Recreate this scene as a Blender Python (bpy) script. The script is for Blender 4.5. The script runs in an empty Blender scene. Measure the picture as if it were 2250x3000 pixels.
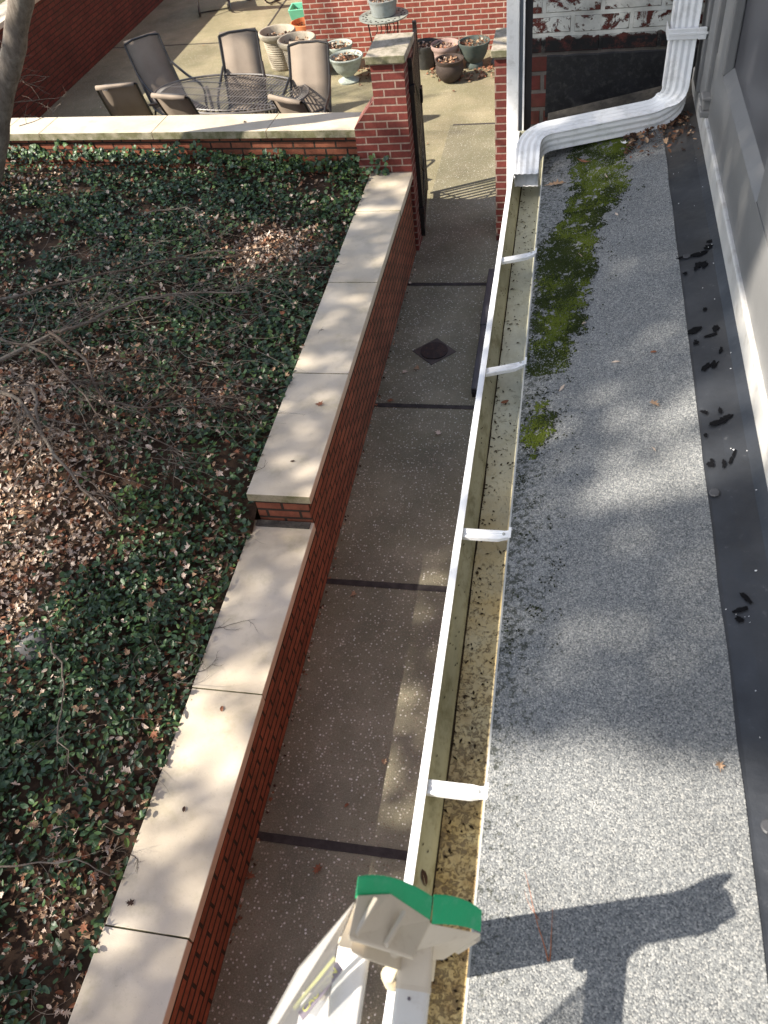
import bpy, bmesh, math, random
from mathutils import Vector, Matrix, noise
random.seed(7)
R = math.radians
S = bpy.context.scene
COL = S.collection

# ------------------------------------------------------------------ camera
cd = bpy.data.cameras.new('camera'); cam = bpy.data.objects.new('camera', cd); COL.objects.link(cam); S.camera = cam
cd.sensor_fit = 'HORIZONTAL'; cd.sensor_width = 36; cd.lens = 36*2427/2250
cd.clip_start = .05; cd.clip_end = 2000
_x = Vector((0.97971239, 0.16896796, -0.10776574)); _d = Vector((0.05170866, -0.73264725, -0.67864146)); _f = Vector((-0.19362293, 0.65930103, -0.72652069))
cam.matrix_world = Matrix(((_x[0], -_d[0], -_f[0], 0), (_x[1], -_d[1], -_f[1], 0), (_x[2], -_d[2], -_f[2], 4.3), (0, 0, 0, 1)))
cd.dof.use_dof = True; cd.dof.focus_distance = 3.6; cd.dof.aperture_fstop = 11
# ------------------------------------------------------------------ light
SUN = Vector((1.05, .50, -1)).normalized()          # direction of travel
w = bpy.data.worlds.new('World'); S.world = w; w.use_nodes = True
nt = w.node_tree; sky = nt.nodes.new('ShaderNodeTexSky'); sky.sky_type = 'NISHITA'; sky.sun_disc = False
sky.sun_elevation = R(41.2); sky.sun_rotation = math.atan2(-1.05, -.50)
hs = nt.nodes.new('ShaderNodeHueSaturation'); hs.inputs['Saturation'].default_value = .72; nt.links.new(sky.outputs[0], hs.inputs['Color']); nt.links.new(hs.outputs[0], nt.nodes['Background'].inputs[0]); nt.nodes['Background'].inputs[1].default_value = .11
ld = bpy.data.lights.new('sun', 'SUN'); ld.energy = 5.0; ld.angle = R(.53); ld.color = (1, .92, .80)
sun = bpy.data.objects.new('sun', ld); COL.objects.link(sun); sun.rotation_euler = SUN.to_track_quat('-Z', 'Y').to_euler()
S.view_settings.view_transform = 'Standard'; S.view_settings.look = 'None'; S.view_settings.exposure = 1.1; S.view_settings.gamma = 1
S.view_settings.use_curve_mapping = False

# ------------------------------------------------------------------ node helpers
class NB:
    def __init__(s, name, rough=.7, spec=.4, metal=0):
        s.m = bpy.data.materials.new(name); s.m.use_nodes = True; s.t = s.m.node_tree
        s.b = s.t.nodes['Principled BSDF']; s.b.inputs['Roughness'].default_value = rough
        s.b.inputs['Specular IOR Level'].default_value = spec; s.b.inputs['Metallic'].default_value = metal
        s.tc = s.t.nodes.new('ShaderNodeTexCoord'); s.P = s.tc.outputs['Object']
    def n(s, typ, **kw):
        o = s.t.nodes.new(typ)
        for k, v in kw.items(): setattr(o, k, v)
        return o
    def l(s, a, b): s.t.links.new(a, b)
    def map(s, sc=(1, 1, 1), loc=(0, 0, 0), src=None):
        o = s.n('ShaderNodeMapping'); o.inputs['Scale'].default_value = sc; o.inputs['Location'].default_value = loc
        s.l(src or s.P, o.inputs[0]); return o.outputs[0]
    def noise(s, scale, detail=4, rough=.6, src=None, dist=0):
        o = s.n('ShaderNodeTexNoise'); o.inputs['Scale'].default_value = scale; o.inputs['Detail'].default_value = detail
        o.inputs['Roughness'].default_value = rough; o.inputs['Distortion'].default_value = dist; s.l(src or s.P, o.inputs['Vector']); return o.outputs[0]
    def vor(s, scale, src=None, feature='F1', out='Distance', rnd=1):
        o = s.n('ShaderNodeTexVoronoi'); o.feature = feature; o.inputs['Scale'].default_value = scale; o.inputs['Randomness'].default_value = rnd
        s.l(src or s.P, o.inputs['Vector']); return o.outputs[out]
    def ramp(s, fac, stops, interp='LINEAR'):
        o = s.n('ShaderNodeValToRGB'); r = o.color_ramp; r.interpolation = interp
        while len(r.elements) < len(stops): r.elements.new(.5)
        for e, (p, c) in zip(r.elements, stops):
            e.position = p; e.color = (c, c, c, 1) if isinstance(c, (int, float)) else (*c, 1)
        s.l(fac, o.inputs[0]); return o.outputs[0]
    def mix(s, fac, a, b, mode='MIX'):
        o = s.n('ShaderNodeMix'); o.data_type = 'RGBA'; o.blend_type = mode
        for i, v in ((0, fac), (6, a), (7, b)):
            if isinstance(v, (int, float)): o.inputs[i].default_value = v if i == 0 else (v, v, v, 1)
            elif isinstance(v, tuple): o.inputs[i].default_value = (*v, 1)
            else: s.l(v, o.inputs[i])
        return o.outputs[2]
    def math(s, op, a, b=0, c=None):
        o = s.n('ShaderNodeMath'); o.operation = op
        for i, v in enumerate((a, b) if c is None else (a, b, c)):
            if isinstance(v, (int, float)): o.inputs[i].default_value = v
            else: s.l(v, o.inputs[i])
        return o.outputs[0]
    def xyz(s, src=None):
        o = s.n('ShaderNodeSeparateXYZ'); s.l(src or s.P, o.inputs[0]); return o.outputs
    def col(s, c):
        if isinstance(c, tuple): s.b.inputs['Base Color'].default_value = (*c, 1)
        else: s.l(c, s.b.inputs['Base Color'])
    def rough(s, v): s.l(v, s.b.inputs['Roughness'])
    def bump(s, h, strength=.5, dist=.01, prev=None):
        o = s.n('ShaderNodeBump'); o.inputs['Strength'].default_value = strength; o.inputs['Distance'].default_value = dist
        s.l(h, o.inputs['Height'])
        if prev: s.l(prev, o.inputs['Normal'])
        s.l(o.outputs[0], s.b.inputs['Normal']); return o.outputs[0]

def simple(name, c, rough=.6, var=.25, scale=8, spec=.4, metal=0, dirt=None, bump=0, bscale=60):
    b = NB(name, rough, spec, metal)
    f = b.noise(scale, 5)
    lo = tuple(x*(1-var) for x in c); hi = tuple(min(1, x*(1+var)) for x in c)
    col = b.ramp(f, [(.3, lo), (.7, hi)])
    if dirt:
        g = b.ramp(b.noise(scale*3.1, 6, .7), [(.5, 0.), (.68, 1.)])
        col = b.mix(b.math('MULTIPLY', g, dirt[1]), col, dirt[0])
    b.col(col)
    if bump: b.bump(b.noise(bscale, 4), bump, .004)
    return b.m

def brick(name, c1, c2, mortar, mortar_w=.009, grime=0., paint=None, pale=0.):
    b = NB(name, .85, .25)
    g = b.n('ShaderNodeNewGeometry'); nx = b.xyz(g.outputs['Normal']); p = b.xyz(g.outputs['Position'])
    ax = b.math('GREATER_THAN', b.math('ABSOLUTE', nx[0]), .6)
    u = b.math('ADD', b.math('MULTIPLY', ax, p[1]), b.math('MULTIPLY', b.math('SUBTRACT', 1, ax), p[0]))
    az = b.math('GREATER_THAN', b.math('ABSOLUTE', nx[2]), .6)
    v = b.math('ADD', b.math('MULTIPLY', az, p[1]), b.math('MULTIPLY', b.math('SUBTRACT', 1, az), p[2]))
    cv = b.n('ShaderNodeCombineXYZ'); b.l(u, cv.inputs[0]); b.l(v, cv.inputs[1])
    wob = b.n('ShaderNodeVectorMath'); wob.operation = 'SCALE'; wob.inputs[3].default_value = .006
    nz = b.n('ShaderNodeTexNoise'); nz.inputs['Scale'].default_value = 9; b.l(cv.outputs[0], nz.inputs['Vector'])
    b.l(nz.outputs['Color'], wob.inputs[0])
    ad = b.n('ShaderNodeVectorMath'); b.l(cv.outputs[0], ad.inputs[0]); b.l(wob.outputs[0], ad.inputs[1])
    bt = b.n('ShaderNodeTexBrick'); bt.inputs['Scale'].default_value = 1; bt.inputs['Brick Width'].default_value = .212
    bt.inputs['Row Height'].default_value = .0677; bt.inputs['Mortar Size'].default_value = mortar_w; bt.inputs['Mortar Smooth'].default_value = .25
    bt.inputs['Bias'].default_value = -.1
    bt.inputs['Color1'].default_value = (*c1, 1); bt.inputs['Color2'].default_value = (*c2, 1); bt.inputs['Mortar'].default_value = (*mortar, 1)
    b.l(ad.outputs[0], bt.inputs['Vector'])
    P = g.outputs['Position']
    n1 = b.noise(28, 6, .7, P); n2 = b.noise(2.2, 4, .6, P)
    c = b.mix(.55, bt.outputs['Color'], b.ramp(n1, [(.25, .45), (.75, 1.35)]), 'MULTIPLY')
    c = b.mix(.6, c, b.ramp(n2, [(.3, .62), (.7, 1.25)]), 'MULTIPLY')
    if pale:
        c = b.mix(b.math('MULTIPLY', b.ramp(b.noise(5, 5, .7, P), [(.52, 0.), (.75, 1.)]), pale), c, (.42, .33, .26))
    if grime:
        c = b.mix(b.math('MULTIPLY', b.ramp(b.noise(3.3, 6, .75, P), [(.45, 0.), (.7, 1.)]), grime), c, (.03, .035, .02))
    h = b.math('SUBTRACT', b.math('MULTIPLY', n1, .25), bt.outputs['Fac'])
    if paint:
        pz = b.xyz(P)
        top = b.ramp(b.math('ADD', b.math('MULTIPLY', b.math('SUBTRACT', pz[2], 3.165), 25), b.math('MULTIPLY', b.math('SUBTRACT', b.noise(30, 3, .6, P), .5), 1.6)), [(.0, 0.), (.05, 1.)])
        peel = b.ramp(b.math('ADD', b.noise(15, 9, .78, P, .4), b.math('MULTIPLY', bt.outputs['Fac'], .35)), [(.47, 0.), (.49, 1.)])
        pc = b.ramp(b.noise(9, 4, .6, P), [(.3, (.30, .30, .28)), (.7, (.62, .62, .58))])
        fac = b.math('MULTIPLY', top, peel)
        c = b.mix(fac, c, pc); h = b.math('ADD', h, b.math('MULTIPLY', fac, .35))
        band = b.math('MULTIPLY', b.ramp(b.math('MULTIPLY', b.math('ABSOLUTE', b.math('SUBTRACT', pz[2], 3.14)), 30), [(.5, 1.), (1., 0.)]), b.ramp(b.noise(20, 6, .8, P), [(.36, 0.), (.5, 1.)]))
        c = b.mix(band, c, (.012, .012, .013))
    b.col(c); b.bump(h, .9, .008)
    return b.m

M = {}
M['brick_wall'] = brick('brick_garden_wall', (.29, .098, .054), (.20, .064, .038), (.045, .03, .022), .0095, .35)
M['brick_far'] = brick('brick_boundary', (.15, .038, .026), (.11, .028, .020), (.05, .028, .02), .008, .3)
M['brick_pier'] = brick('brick_pier', (.19, .044, .034), (.13, .032, .027), (.34, .24, .19), .0075, .2)
M['brick_house'] = brick('brick_house', (.34, .088, .058), (.23, .055, .042), (.56, .42, .33), .0085, .1)
M['brick_paint'] = brick('brick_peeling_paint', (.12, .030, .025), (.085, .022, .020), (.13, .11, .10), .0085, .55, paint=1)

# exposed aggregate concrete
def aggregate(name, matrix_lo, matrix_hi, moss, mossamt, scale=95, pebb=(.47, .36)):
    b = NB(name, .8, .35)
    P = b.map((1, 1, 1))
    d = b.vor(scale, P); cc = b.vor(scale, P, out='Color'); sc = b.n('ShaderNodeSeparateColor'); b.l(cc, sc.inputs[0])
    d2 = b.vor(scale*2.3, P); c2 = b.vor(scale*2.3, P, out='Color'); s2 = b.n('ShaderNodeSeparateColor'); b.l(c2, s2.inputs[0])
    base = b.mix(b.ramp(b.noise(1.6, 6, .65), [(.35, 0.), (.65, 1.)]), matrix_lo, matrix_hi)
    base = b.mix(.6, base, b.ramp(b.noise(140, 3, .7), [(.3, .5), (.7, 1.45)]), 'MULTIPLY')
    peb = b.ramp(sc.outputs[1], [(0, (.17, .13, .085)), (.4, (.32, .27, .20)), (.7, (.52, .47, .37)), (1, (.85, .82, .74))])
    m1 = b.math('MULTIPLY', b.ramp(d, [(.28, 1.), (.42, 0.)]), b.ramp(sc.outputs[0], [(pebb[0], 0.), (pebb[0]+.03, 1.)]))
    c = b.mix(b.math('MULTIPLY', m1, .85), base, peb)
    m2 = b.math('MULTIPLY', b.ramp(d2, [(.3, 1.), (.45, 0.)]), b.ramp(s2.outputs[0], [(.6, 0.), (.63, 1.)]))
    c = b.mix(b.math('MULTIPLY', m2, .6), c, (.34, .29, .21))
    mf = b.math('MULTIPLY', b.ramp(b.noise(2.4, 7, .72), [(.42, 0.), (.7, 1.)]), mossamt)
    c = b.mix(mf, c, moss)
    c = b.mix(.65, c, b.ramp(b.noise(.9, 5, .6, b.map((1, .6, 1), (3, 1, 0))), [(.3, .6), (.7, 1.25)]), 'MULTIPLY')
    b.col(c); b.bump(b.math('ADD', b.math('MULTIPLY', m1, .8), b.math('MULTIPLY', m2, .4)), .55, .004)
    return b.m
M['walk'] = aggregate('walk_aggregate', (.16, .148, .104), (.27, .245, .172), (.12, .115, .055), .35, 62, (.36, .36))
M['patio'] = aggregate('patio_aggregate', (.22, .195, .115), (.32, .275, .17), (.15, .15, .075), .5, 110, (.55, .4))
M['patio_walk'] = aggregate('gate_aggregate', (.165, .15, .095), (.25, .225, .15), (.12, .12, .06), .45, 80, (.45, .4))
M['joint'] = simple('joint_filler', (.045, .038, .035), .9, .4, 20, bump=.5)
M['soil'] = simple('bed_soil', (.045, .028, .018), .95, .5, 9, .2, bump=.8, bscale=25)
M['ground'] = simple('ground_lawn', (.09, .085, .04), .95, .4, 3, .2, bump=.8, bscale=25)

def coping(name, moss=.0, tint=(1, 1, 1)):
    b = NB(name, .75, .3)
    f = b.noise(1.8, 6, .62)
    c = b.ramp(f, [(.3, tuple(x*y for x, y in zip((.47, .395, .29), tint))), (.5, tuple(x*y for x, y in zip((.56, .485, .375), tint))), (.72, tuple(x*y for x, y in zip((.61, .54, .44), tint)))])
    st = b.ramp(b.noise(4.5, 7, .7, b.map((1, 1, 1), (5, 2, 0))), [(.52, 0.), (.7, 1.)])
    c = b.mix(b.math('MULTIPLY', st, .42), c, (.27, .24, .13))
    c = b.mix(b.math('MULTIPLY', b.ramp(b.noise(70, 4, .7), [(.6, 0.), (.75, 1.)]), .3), c, (.2, .17, .13))
    c = b.mix(b.math('MULTIPLY', b.ramp(b.noise(14, 6, .7), [(.45, 0.), (.72, 1.)]), .12), c, (.60, .53, .48))
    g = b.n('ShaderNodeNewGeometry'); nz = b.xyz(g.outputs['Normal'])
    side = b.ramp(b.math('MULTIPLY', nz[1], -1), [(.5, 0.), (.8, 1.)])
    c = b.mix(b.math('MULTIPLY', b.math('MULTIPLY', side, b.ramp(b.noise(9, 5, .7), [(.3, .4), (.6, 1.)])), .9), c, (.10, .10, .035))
    if moss:
        c = b.mix(b.math('MULTIPLY', b.ramp(b.noise(9, 8, .75), [(.40, 0.), (.62, 1.)]), moss), c, (.10, .10, .06))
    b.col(c); b.bump(b.noise(90, 5, .7), .25, .003)
    return b.m
M['coping'] = coping('limestone_coping'); M['coping_pier'] = coping('weathered_cap', .75, (.72, .72, .75))

def roofmat():
    b = NB('mineral_roofing', .9, .25)
    d = b.vor(420); cc = b.vor(420, out='Color'); sc = b.n('ShaderNodeSeparateColor'); b.l(cc, sc.inputs[0])
    c = b.ramp(sc.outputs[0], [(0, (.095, .10, .105)), (.3, (.175, .183, .188)), (.7, (.24, .247, .245)), (1, (.39, .385, .365))])
    c = b.mix(.35, c, b.ramp(b.noise(110, 3, .8), [(.3, .6), (.7, 1.35)]), 'MULTIPLY')
    c = b.mix(.5, c, b.ramp(b.noise(2.2, 6, .7, b.map((1, .45, 1))), [(.35, .78), (.65, 1.15)]), 'MULTIPLY')
    c = b.mix(.3, c, b.ramp(b.noise(12, 5, .6), [(.3, .8), (.7, 1.15)]), 'MULTIPLY')
    p = b.xyz()
    # dirt hugging the gutter edge and the far corner, broken up
    e = b.math('SUBTRACT', 1, b.math('MULTIPLY', b.math('ADD', p[0], .085), 5.))
    e2 = b.math('MULTIPLY', b.ramp(e, [(.0, 0.), (1., 1.)]), b.ramp(p[1], [(.0, .35), (1., 1.)]))
    dirt = b.ramp(b.math('ADD', b.math('MULTIPLY', b.noise(75, 6, .8), 1.), b.math('MULTIPLY', e2, .20)), [(.66, 0.), (.72, 1.)])
    c = b.mix(b.math('MULTIPLY', dirt, .8), c, (.028, .032, .022))
    far = b.ramp(b.math('ADD', b.math('MULTIPLY', b.math('SUBTRACT', p[1], 2.85), 1.6), b.math('MULTIPLY', b.math('SUBTRACT', b.noise(9, 5), .5), 1.3)), [(.0, 0.), (.9, 1.)])
    c = b.mix(b.math('MULTIPLY', far, .55), c, (.045, .034, .028))
    b.col(c); b.bump(b.math('ADD', b.math('MULTIPLY', d, -1), b.noise(60, 3)), .6, .003)
    return b.m
M['roof'] = roofmat()

def membrane():
    b = NB('black_membrane', .38, .5)
    c = b.ramp(b.noise(5, 6, .65), [(.3, (.016, .018, .022)), (.7, (.040, .044, .052))])
    c = b.mix(b.math('MULTIPLY', b.ramp(b.noise(40, 6, .8), [(.62, 0.), (.72, 1.)]), .5), c, (.16, .16, .16))
    p = b.xyz()
    d = b.ramp(b.math('ADD', b.math('SUBTRACT', p[1], 2.75), b.math('MULTIPLY', b.math('SUBTRACT', b.noise(18, 5, .7), .5), 1.)), [(0, 0.), (.4, 1.)])
    c = b.mix(b.math('MULTIPLY', d, .7), c, (.075, .065, .055))
    b.col(c); b.rough(b.ramp(b.noise(6, 5), [(.3, .3), (.7, .6)])); b.bump(b.noise(14, 5, .6), .35, .01)
    return b.m
M['membrane'] = membrane()
M['tar'] = simple('fresh_tar', (.004, .004, .005), .7, .3, 30, .1)
M['white'] = simple('white_aluminium', (.86, .86, .86), .38, .05, 6, .45, dirt=((.30, .29, .25), .35))
M['lip'] = simple('white_gutter_lip', (.84, .84, .85), .4, .05, 6, .45, dirt=((.35, .34, .30), .3))

def gutter_in(name, c1, c2, dirtc, amt, sed=False):
    b = NB(name, .55, .4)
    P = b.map((1, .35, 1))
    c = b.ramp(b.noise(9, 6, .65, P), [(.3, c1), (.7, c2)])
    p = b.xyz()
    g = b.ramp(b.noise(22, 7, .75, b.map((1, .6, 1))), [(.5, 0.), (.66, 1.)])
    c = b.mix(b.math('MULTIPLY', g, amt), c, dirtc)
    if sed:
        yy = b.math('SUBTRACT', 1.75, p[1])
        c = b.mix(b.math('MULTIPLY', b.ramp(yy, [(0, 0.), (.5, 1.)]), b.ramp(b.noise(5, 5, .7), [(.3, .45), (.6, 1.)])), c, (.50, .36, .15))
        c = b.mix(b.math('MULTIPLY', b.ramp(b.math('SUBTRACT', 1.0, p[1]), [(0, .15), (.6, 1.)]), b.ramp(b.noise(11, 7, .75), [(.42, 0.), (.62, .9)])), c, (.15, .075, .028))
        worm = b.noise(95, 6, .75, b.map((1, 1, 1)), .9)
        k = b.math('ADD', worm, b.math('MULTIPLY', b.ramp(b.math('DIVIDE', b.math('SUBTRACT', 2.0, p[1]), 2.), [(0, 0.), (.5, .5), (1, 1.)]), .14))
        k = b.math('ADD', k, b.math('MULTIPLY', b.math('SUBTRACT', b.noise(4, 3), .5), .16))
        m = b.ramp(k, [(.60, 0.), (.66, 1.)])
        c = b.mix(b.math('MULTIPLY', m, .7), c, (.085, .055, .032)); b.bump(m, .6, .004)
    b.col(c); return b.m
M['gut_wall'] = gutter_in('gutter_inner_wall', (.26, .25, .17), (.46, .44, .32), (.13, .115, .05), .7)
M['gut_floor'] = gutter_in('gutter_floor', (.50, .49, .37), (.64, .62, .49), (.36, .33, .19), .4, True)
M['crud'] = simple('gutter_grime', (.03, .02, .012), .9, .5, 40, .2, bump=.6)
M['drip'] = simple('drip_edge', (.45, .45, .42), .5, .1)

def greypaint():
    b = NB('grey_painted_wood', .42, .45)
    c = b.ramp(b.noise(3, 5, .6, b.map((1, .5, 1))), [(.3, (.15, .149, .148)), (.7, (.215, .213, .211))])
    c = b.mix(b.math('MULTIPLY', b.ramp(b.noise(24, 6, .75), [(.6, 0.), (.75, 1.)]), .35), c, (.45, .43, .38))
    b.col(c); b.bump(b.noise(40, 4), .12, .003); return b.m
M['grey'] = greypaint()
M['grey_base'] = simple('pale_grey_base', (.52, .51, .49), .4, .12, 5, .45, dirt=((.22, .19, .15), .5))
M['grey_dark'] = simple('dark_grey_panel', (.07, .07, .08), .35, .2, 3, .5)
M['slot'] = simple('dark_groove', (.02, .02, .025), .5)
M['flashing'] = simple('black_flashing', (.008, .008, .010), .5, .4, 12, .4, dirt=((.20, .20, .19), .12), bump=.3)
M['ledge'] = simple('weathered_strip', (.085, .075, .062), .85, .5, 14, .3, dirt=((.02, .02, .02), .7), bump=.5)
M['rubber'] = simple('grey_weatherstrip', (.12, .14, .17), .5, .15)
M['iron'] = simple('black_iron', (.010, .009, .009), .5, .3, 12, .4, dirt=((.07, .03, .015), .3))
M['manhole'] = simple('cast_iron_drain', (.030, .020, .018), .7, .3, 12, .4, dirt=((.10, .045, .025), .5), bump=.4)
M['drain_plate'] = simple('drain_plate', (.085, .068, .06), .75, .3, 12, .3, dirt=((.10, .05, .03), .4), bump=.3)
M['hole'] = simple('drain_hole', (.004, .004, .004), .9)
M['slate'] = simple('dark_slate', (.052, .053, .058), .5, .25, 5)

def bark(name, a, c_, sc=1):
    b = NB(name, .9, .2)
    P = b.map((1, 1, .25))
    n = b.noise(30*sc, 6, .7, P)
    c = b.ramp(n, [(.3, a), (.7, c_)]); c = b.mix(b.math('MULTIPLY', b.ramp(b.noise(6, 5, .7), [(.5, 0.), (.7, 1.)]), .5), c, (.33, .31, .26))
    b.col(c); b.bump(n, .9, .012); return b.m
M['bark'] = bark('tree_bark', (.10, .082, .066), (.24, .205, .17))
M['twig'] = bark('dead_twig', (.11, .085, .065), (.24, .20, .16), 2)
M['twig_dark'] = bark('dark_twig', (.06, .042, .032), (.13, .10, .08), 2)

def leafm(name, a, c_, rough=.5, spec=.4, trans=0.):
    b = NB(name, rough, spec)
    b.col(b.ramp(b.noise(18, 3, .7), [(.3, a), (.7, c_)]))
    if trans:
        b.b.inputs['Transmission Weight'].default_value = 0
    return b.m
IVY = [leafm('ivy_dark', (.014, .034, .014), (.028, .060, .022), .42, .4), leafm('ivy_deep', (.020, .050, .020), (.040, .085, .032), .42, .4),
       leafm('ivy_mid', (.040, .090, .026), (.070, .130, .038), .45, .45), leafm('ivy_light', (.07, .13, .03), (.12, .18, .045), .42, .4), leafm('ivy_grey', (.028, .050, .032), (.055, .085, .055), .42, .4)]
DEAD = [leafm('leaf_tan', (.30, .18, .10), (.46, .31, .20), .7, .3), leafm('leaf_pale', (.48, .36, .27), (.66, .54, .44), .7, .3),
        leafm('leaf_brown', (.09, .045, .025), (.16, .085, .05), .75, .2), leafm('leaf_rust', (.19, .07, .035), (.30, .125, .065), .7, .3), leafm('leaf_dark', (.04, .022, .016), (.075, .04, .028), .8, .2)]
M['moss_a'] = leafm('moss_dark', (.018, .027, .006), (.036, .048, .010), .9, .2)
M['moss_b'] = leafm('moss_bright', (.065, .088, .010), (.10, .125, .016), .9, .2)
M['moss_c'] = leafm('moss_black', (.010, .014, .006), (.022, .026, .012), .9, .2)
M['shade_leaf'] = leafm('shade_tree_leaf', (.02, .05, .015), (.04, .08, .02), .6, .3)
M['bush'] = leafm('bush_leaf', (.02, .045, .012), (.05, .085, .02), .5, .4)

def slingm():
    b = NB('sling_mesh_fabric', .7, .3)
    c = b.ramp(b.noise(3, 4), [(.3, (.24, .19, .145)), (.7, (.31, .25, .195))])
    wv = b.noise(400, 1, .5); c = b.mix(.35, c, b.ramp(wv, [(.3, .6), (.7, 1.3)]), 'MULTIPLY')
    b.col(c); return b.m
M['sling'] = slingm()
M['tube'] = simple('dark_bronze_tube', (.022, .020, .019), .4, .3, 6, .5)
M['table_metal'] = simple('dark_cast_metal', (.12, .105, .095), .42, .35, 6, .5)
def pot(name, c, d=None): return simple(name, c, .75, .2, 7, .3, dirt=d or ((.18, .15, .11), .4), bump=.3)
M['pot_cream'] = pot('cream_stoneware', (.40, .35, .27)); M['pot_sage'] = pot('pale_sage_glaze', (.38, .42, .37)); M['pot_dark'] = pot('charcoal_pot', (.055, .055, .052), ((.12, .11, .09), .4))
M['pot_pink'] = pot('dusty_pink_clay', (.34, .24, .21)); M['pot_brown'] = pot('dark_brown_glaze', (.050, .036, .030), ((.10, .08, .06), .3)); M['pot_terra'] = pot('terracotta', (.55, .20, .08), ((.35, .2, .12), .3))
M['pot_grey'] = pot('blue_grey_pot', (.24, .26, .25)); M['teal'] = simple('teal_plastic', (.16, .55, .36), .5, .1); M['cream_rim'] = simple('cream_rim', (.62, .55, .40), .6, .1)
M['pot_green'] = pot('dark_green_glaze', (.075, .095, .085), ((.15, .14, .11), .4))
M['plate'] = pot('verdigris_plate', (.26, .28, .25), ((.12, .08, .06), .7))
M['rock'] = simple('grey_stone', (.17, .165, .16), .85, .3, 8, .3, bump=.8)

def plastic(name, c, rough=.45, dirt=(.4, .28, .2), amt=.4, sss=.0):
    b = NB(name, rough, .4)
    cc = b.ramp(b.noise(10, 4), [(.3, tuple(x*.86 for x in c)), (.7, c)])
    cc = b.mix(b.math('MULTIPLY', b.ramp(b.noise(28, 6, .8), [(.54, 0.), (.72, 1.)]), amt), cc, dirt)
    b.col(cc); b.bump(b.noise(120, 4), .12, .002); return b.m
M['green'] = plastic('green_bumper', (.0, .50, .21), .5, (.14, .50, .32), .5)
M['cream'] = plastic('cream_plastic', (.74, .66, .54), .5, (.42, .32, .22), .45)
M['alu'] = plastic('pale_rail', (.82, .81, .78), .35, (.5, .44, .36), .35)
def translucent():
    b = NB('milky_plastic', .3, .4); b.col((.62, .60, .57)); t = b.n('ShaderNodeBsdfTransparent'); mx = b.n('ShaderNodeMixShader'); mx.inputs[0].default_value = .42
    b.l(t.outputs[0], mx.inputs[1]); b.l(b.b.outputs[0], mx.inputs[2]); b.l(mx.outputs[0], b.t.nodes['Material Output'].inputs[0]); return b.m
M['milky'] = translucent()
M['yellow'] = simple('yellow_print', (.55, .55, .16), .5, .08); M['ink'] = simple('dark_print', (.16, .14, .17), .5, .05)

# ------------------------------------------------------------------ mesh helpers
class MB:
    def __init__(s): s.v = []; s.f = []; s.mi = []
    def add(s, vs, fs, mi=0):
        k = len(s.v); s.v += [tuple(v) for v in vs]; s.f += [tuple(i+k for i in f) for f in fs]; s.mi += [mi]*len(fs)
    def box(s, x0, x1, y0, y1, z0, z1, mi=0, rot=None, piv=None):
        vs = [Vector(p) for p in ((x0, y0, z0), (x1, y0, z0), (x1, y1, z0), (x0, y1, z0), (x0, y0, z1), (x1, y0, z1), (x1, y1, z1), (x0, y1, z1))]
        if rot is not None:
            piv = Vector(piv or (0, 0, 0)); vs = [rot @ (v-piv)+piv for v in vs]
        s.add(vs, [(0, 3, 2, 1), (4, 5, 6, 7), (0, 1, 5, 4), (1, 2, 6, 5), (2, 3, 7, 6), (3, 0, 4, 7)], mi)
    def tube(s, pts, rad, seg=6, mi=0, cap=True, up=None, sect=None):
        pts = [Vector(p) for p in pts]; n = len(pts)
        rads = rad if isinstance(rad, (list, tuple)) else [rad]*n
        base = len(s.v); ns = len(sect) if sect else seg; u = None
        for i, p in enumerate(pts):
            t = (pts[min(i+1, n-1)]-pts[max(i-1, 0)]).normalized()
            if up is not None: a = t.cross(Vector(up) if not isinstance(up, list) else up[i]).normalized()
            else:
                if u is None: u = t.cross(Vector((0, 0, 1)) if abs(t.z) < .9 else Vector((0, 1, 0))).normalized()
                else: u = (u-t*u.dot(t)).normalized()
                a = u
            bb = a.cross(t).normalized()
            for k in range(ns):
                if sect: q = p+a*sect[k][0]*rads[i]+bb*sect[k][1]*rads[i]
                else: an = 2*math.pi*k/seg; q = p+(a*math.cos(an)+bb*math.sin(an))*rads[i]
                s.v.append(tuple(q))
        for i in range(n-1):
            for k in range(ns):
                k2 = (k+1) % ns
                s.f.append((base+i*ns+k, base+i*ns+k2, base+(i+1)*ns+k2, base+(i+1)*ns+k)); s.mi.append(mi)
        if cap:
            s.f.append(tuple(base+k for k in range(ns))[::-1]); s.mi.append(mi); s.f.append(tuple(base+(n-1)*ns+k for k in range(ns))); s.mi.append(mi)
    def lathe(s, prof, seg=28, c=(0, 0, 0), mi=0):
        base = len(s.v); n = len(prof)
        for r, z in prof:
            for k in range(seg):
                a = 2*math.pi*k/seg; s.v.append((c[0]+r*math.cos(a), c[1]+r*math.sin(a), c[2]+z))
        for i in range(n-1):
            for k in range(seg):
                k2 = (k+1) % seg; s.f.append((base+i*seg+k, base+i*seg+k2, base+(i+1)*seg+k2, base+(i+1)*seg+k)); s.mi.append(mi)
        s.f.append(tuple(base+k for k in range(seg))[::-1]); s.mi.append(mi)
        s.f.append(tuple(base+(n-1)*seg+k for k in range(seg))); s.mi.append(mi)
    def build(s, name, mats, parent=None, smooth=False, bevel=0, seg=2):
        me = bpy.data.meshes.new(name); me.from_pydata(s.v, [], s.f)
        if not isinstance(mats, (list, tuple)): mats = [mats]
        for m in mats: me.materials.append(m)
        me.polygons.foreach_set('material_index', s.mi)
        if smooth: me.polygons.foreach_set('use_smooth', [True]*len(s.f))
        me.update()
        o = bpy.data.objects.new(name, me); COL.objects.link(o)
        if parent: o.parent = parent
        if bevel:
            md = o.modifiers.new('bevel', 'BEVEL'); md.width = bevel; md.segments = seg; md.limit_method = 'ANGLE'; md.angle_limit = R(40)
        if smooth: me.set_sharp_from_angle(angle=R(42))
        return o
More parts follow.
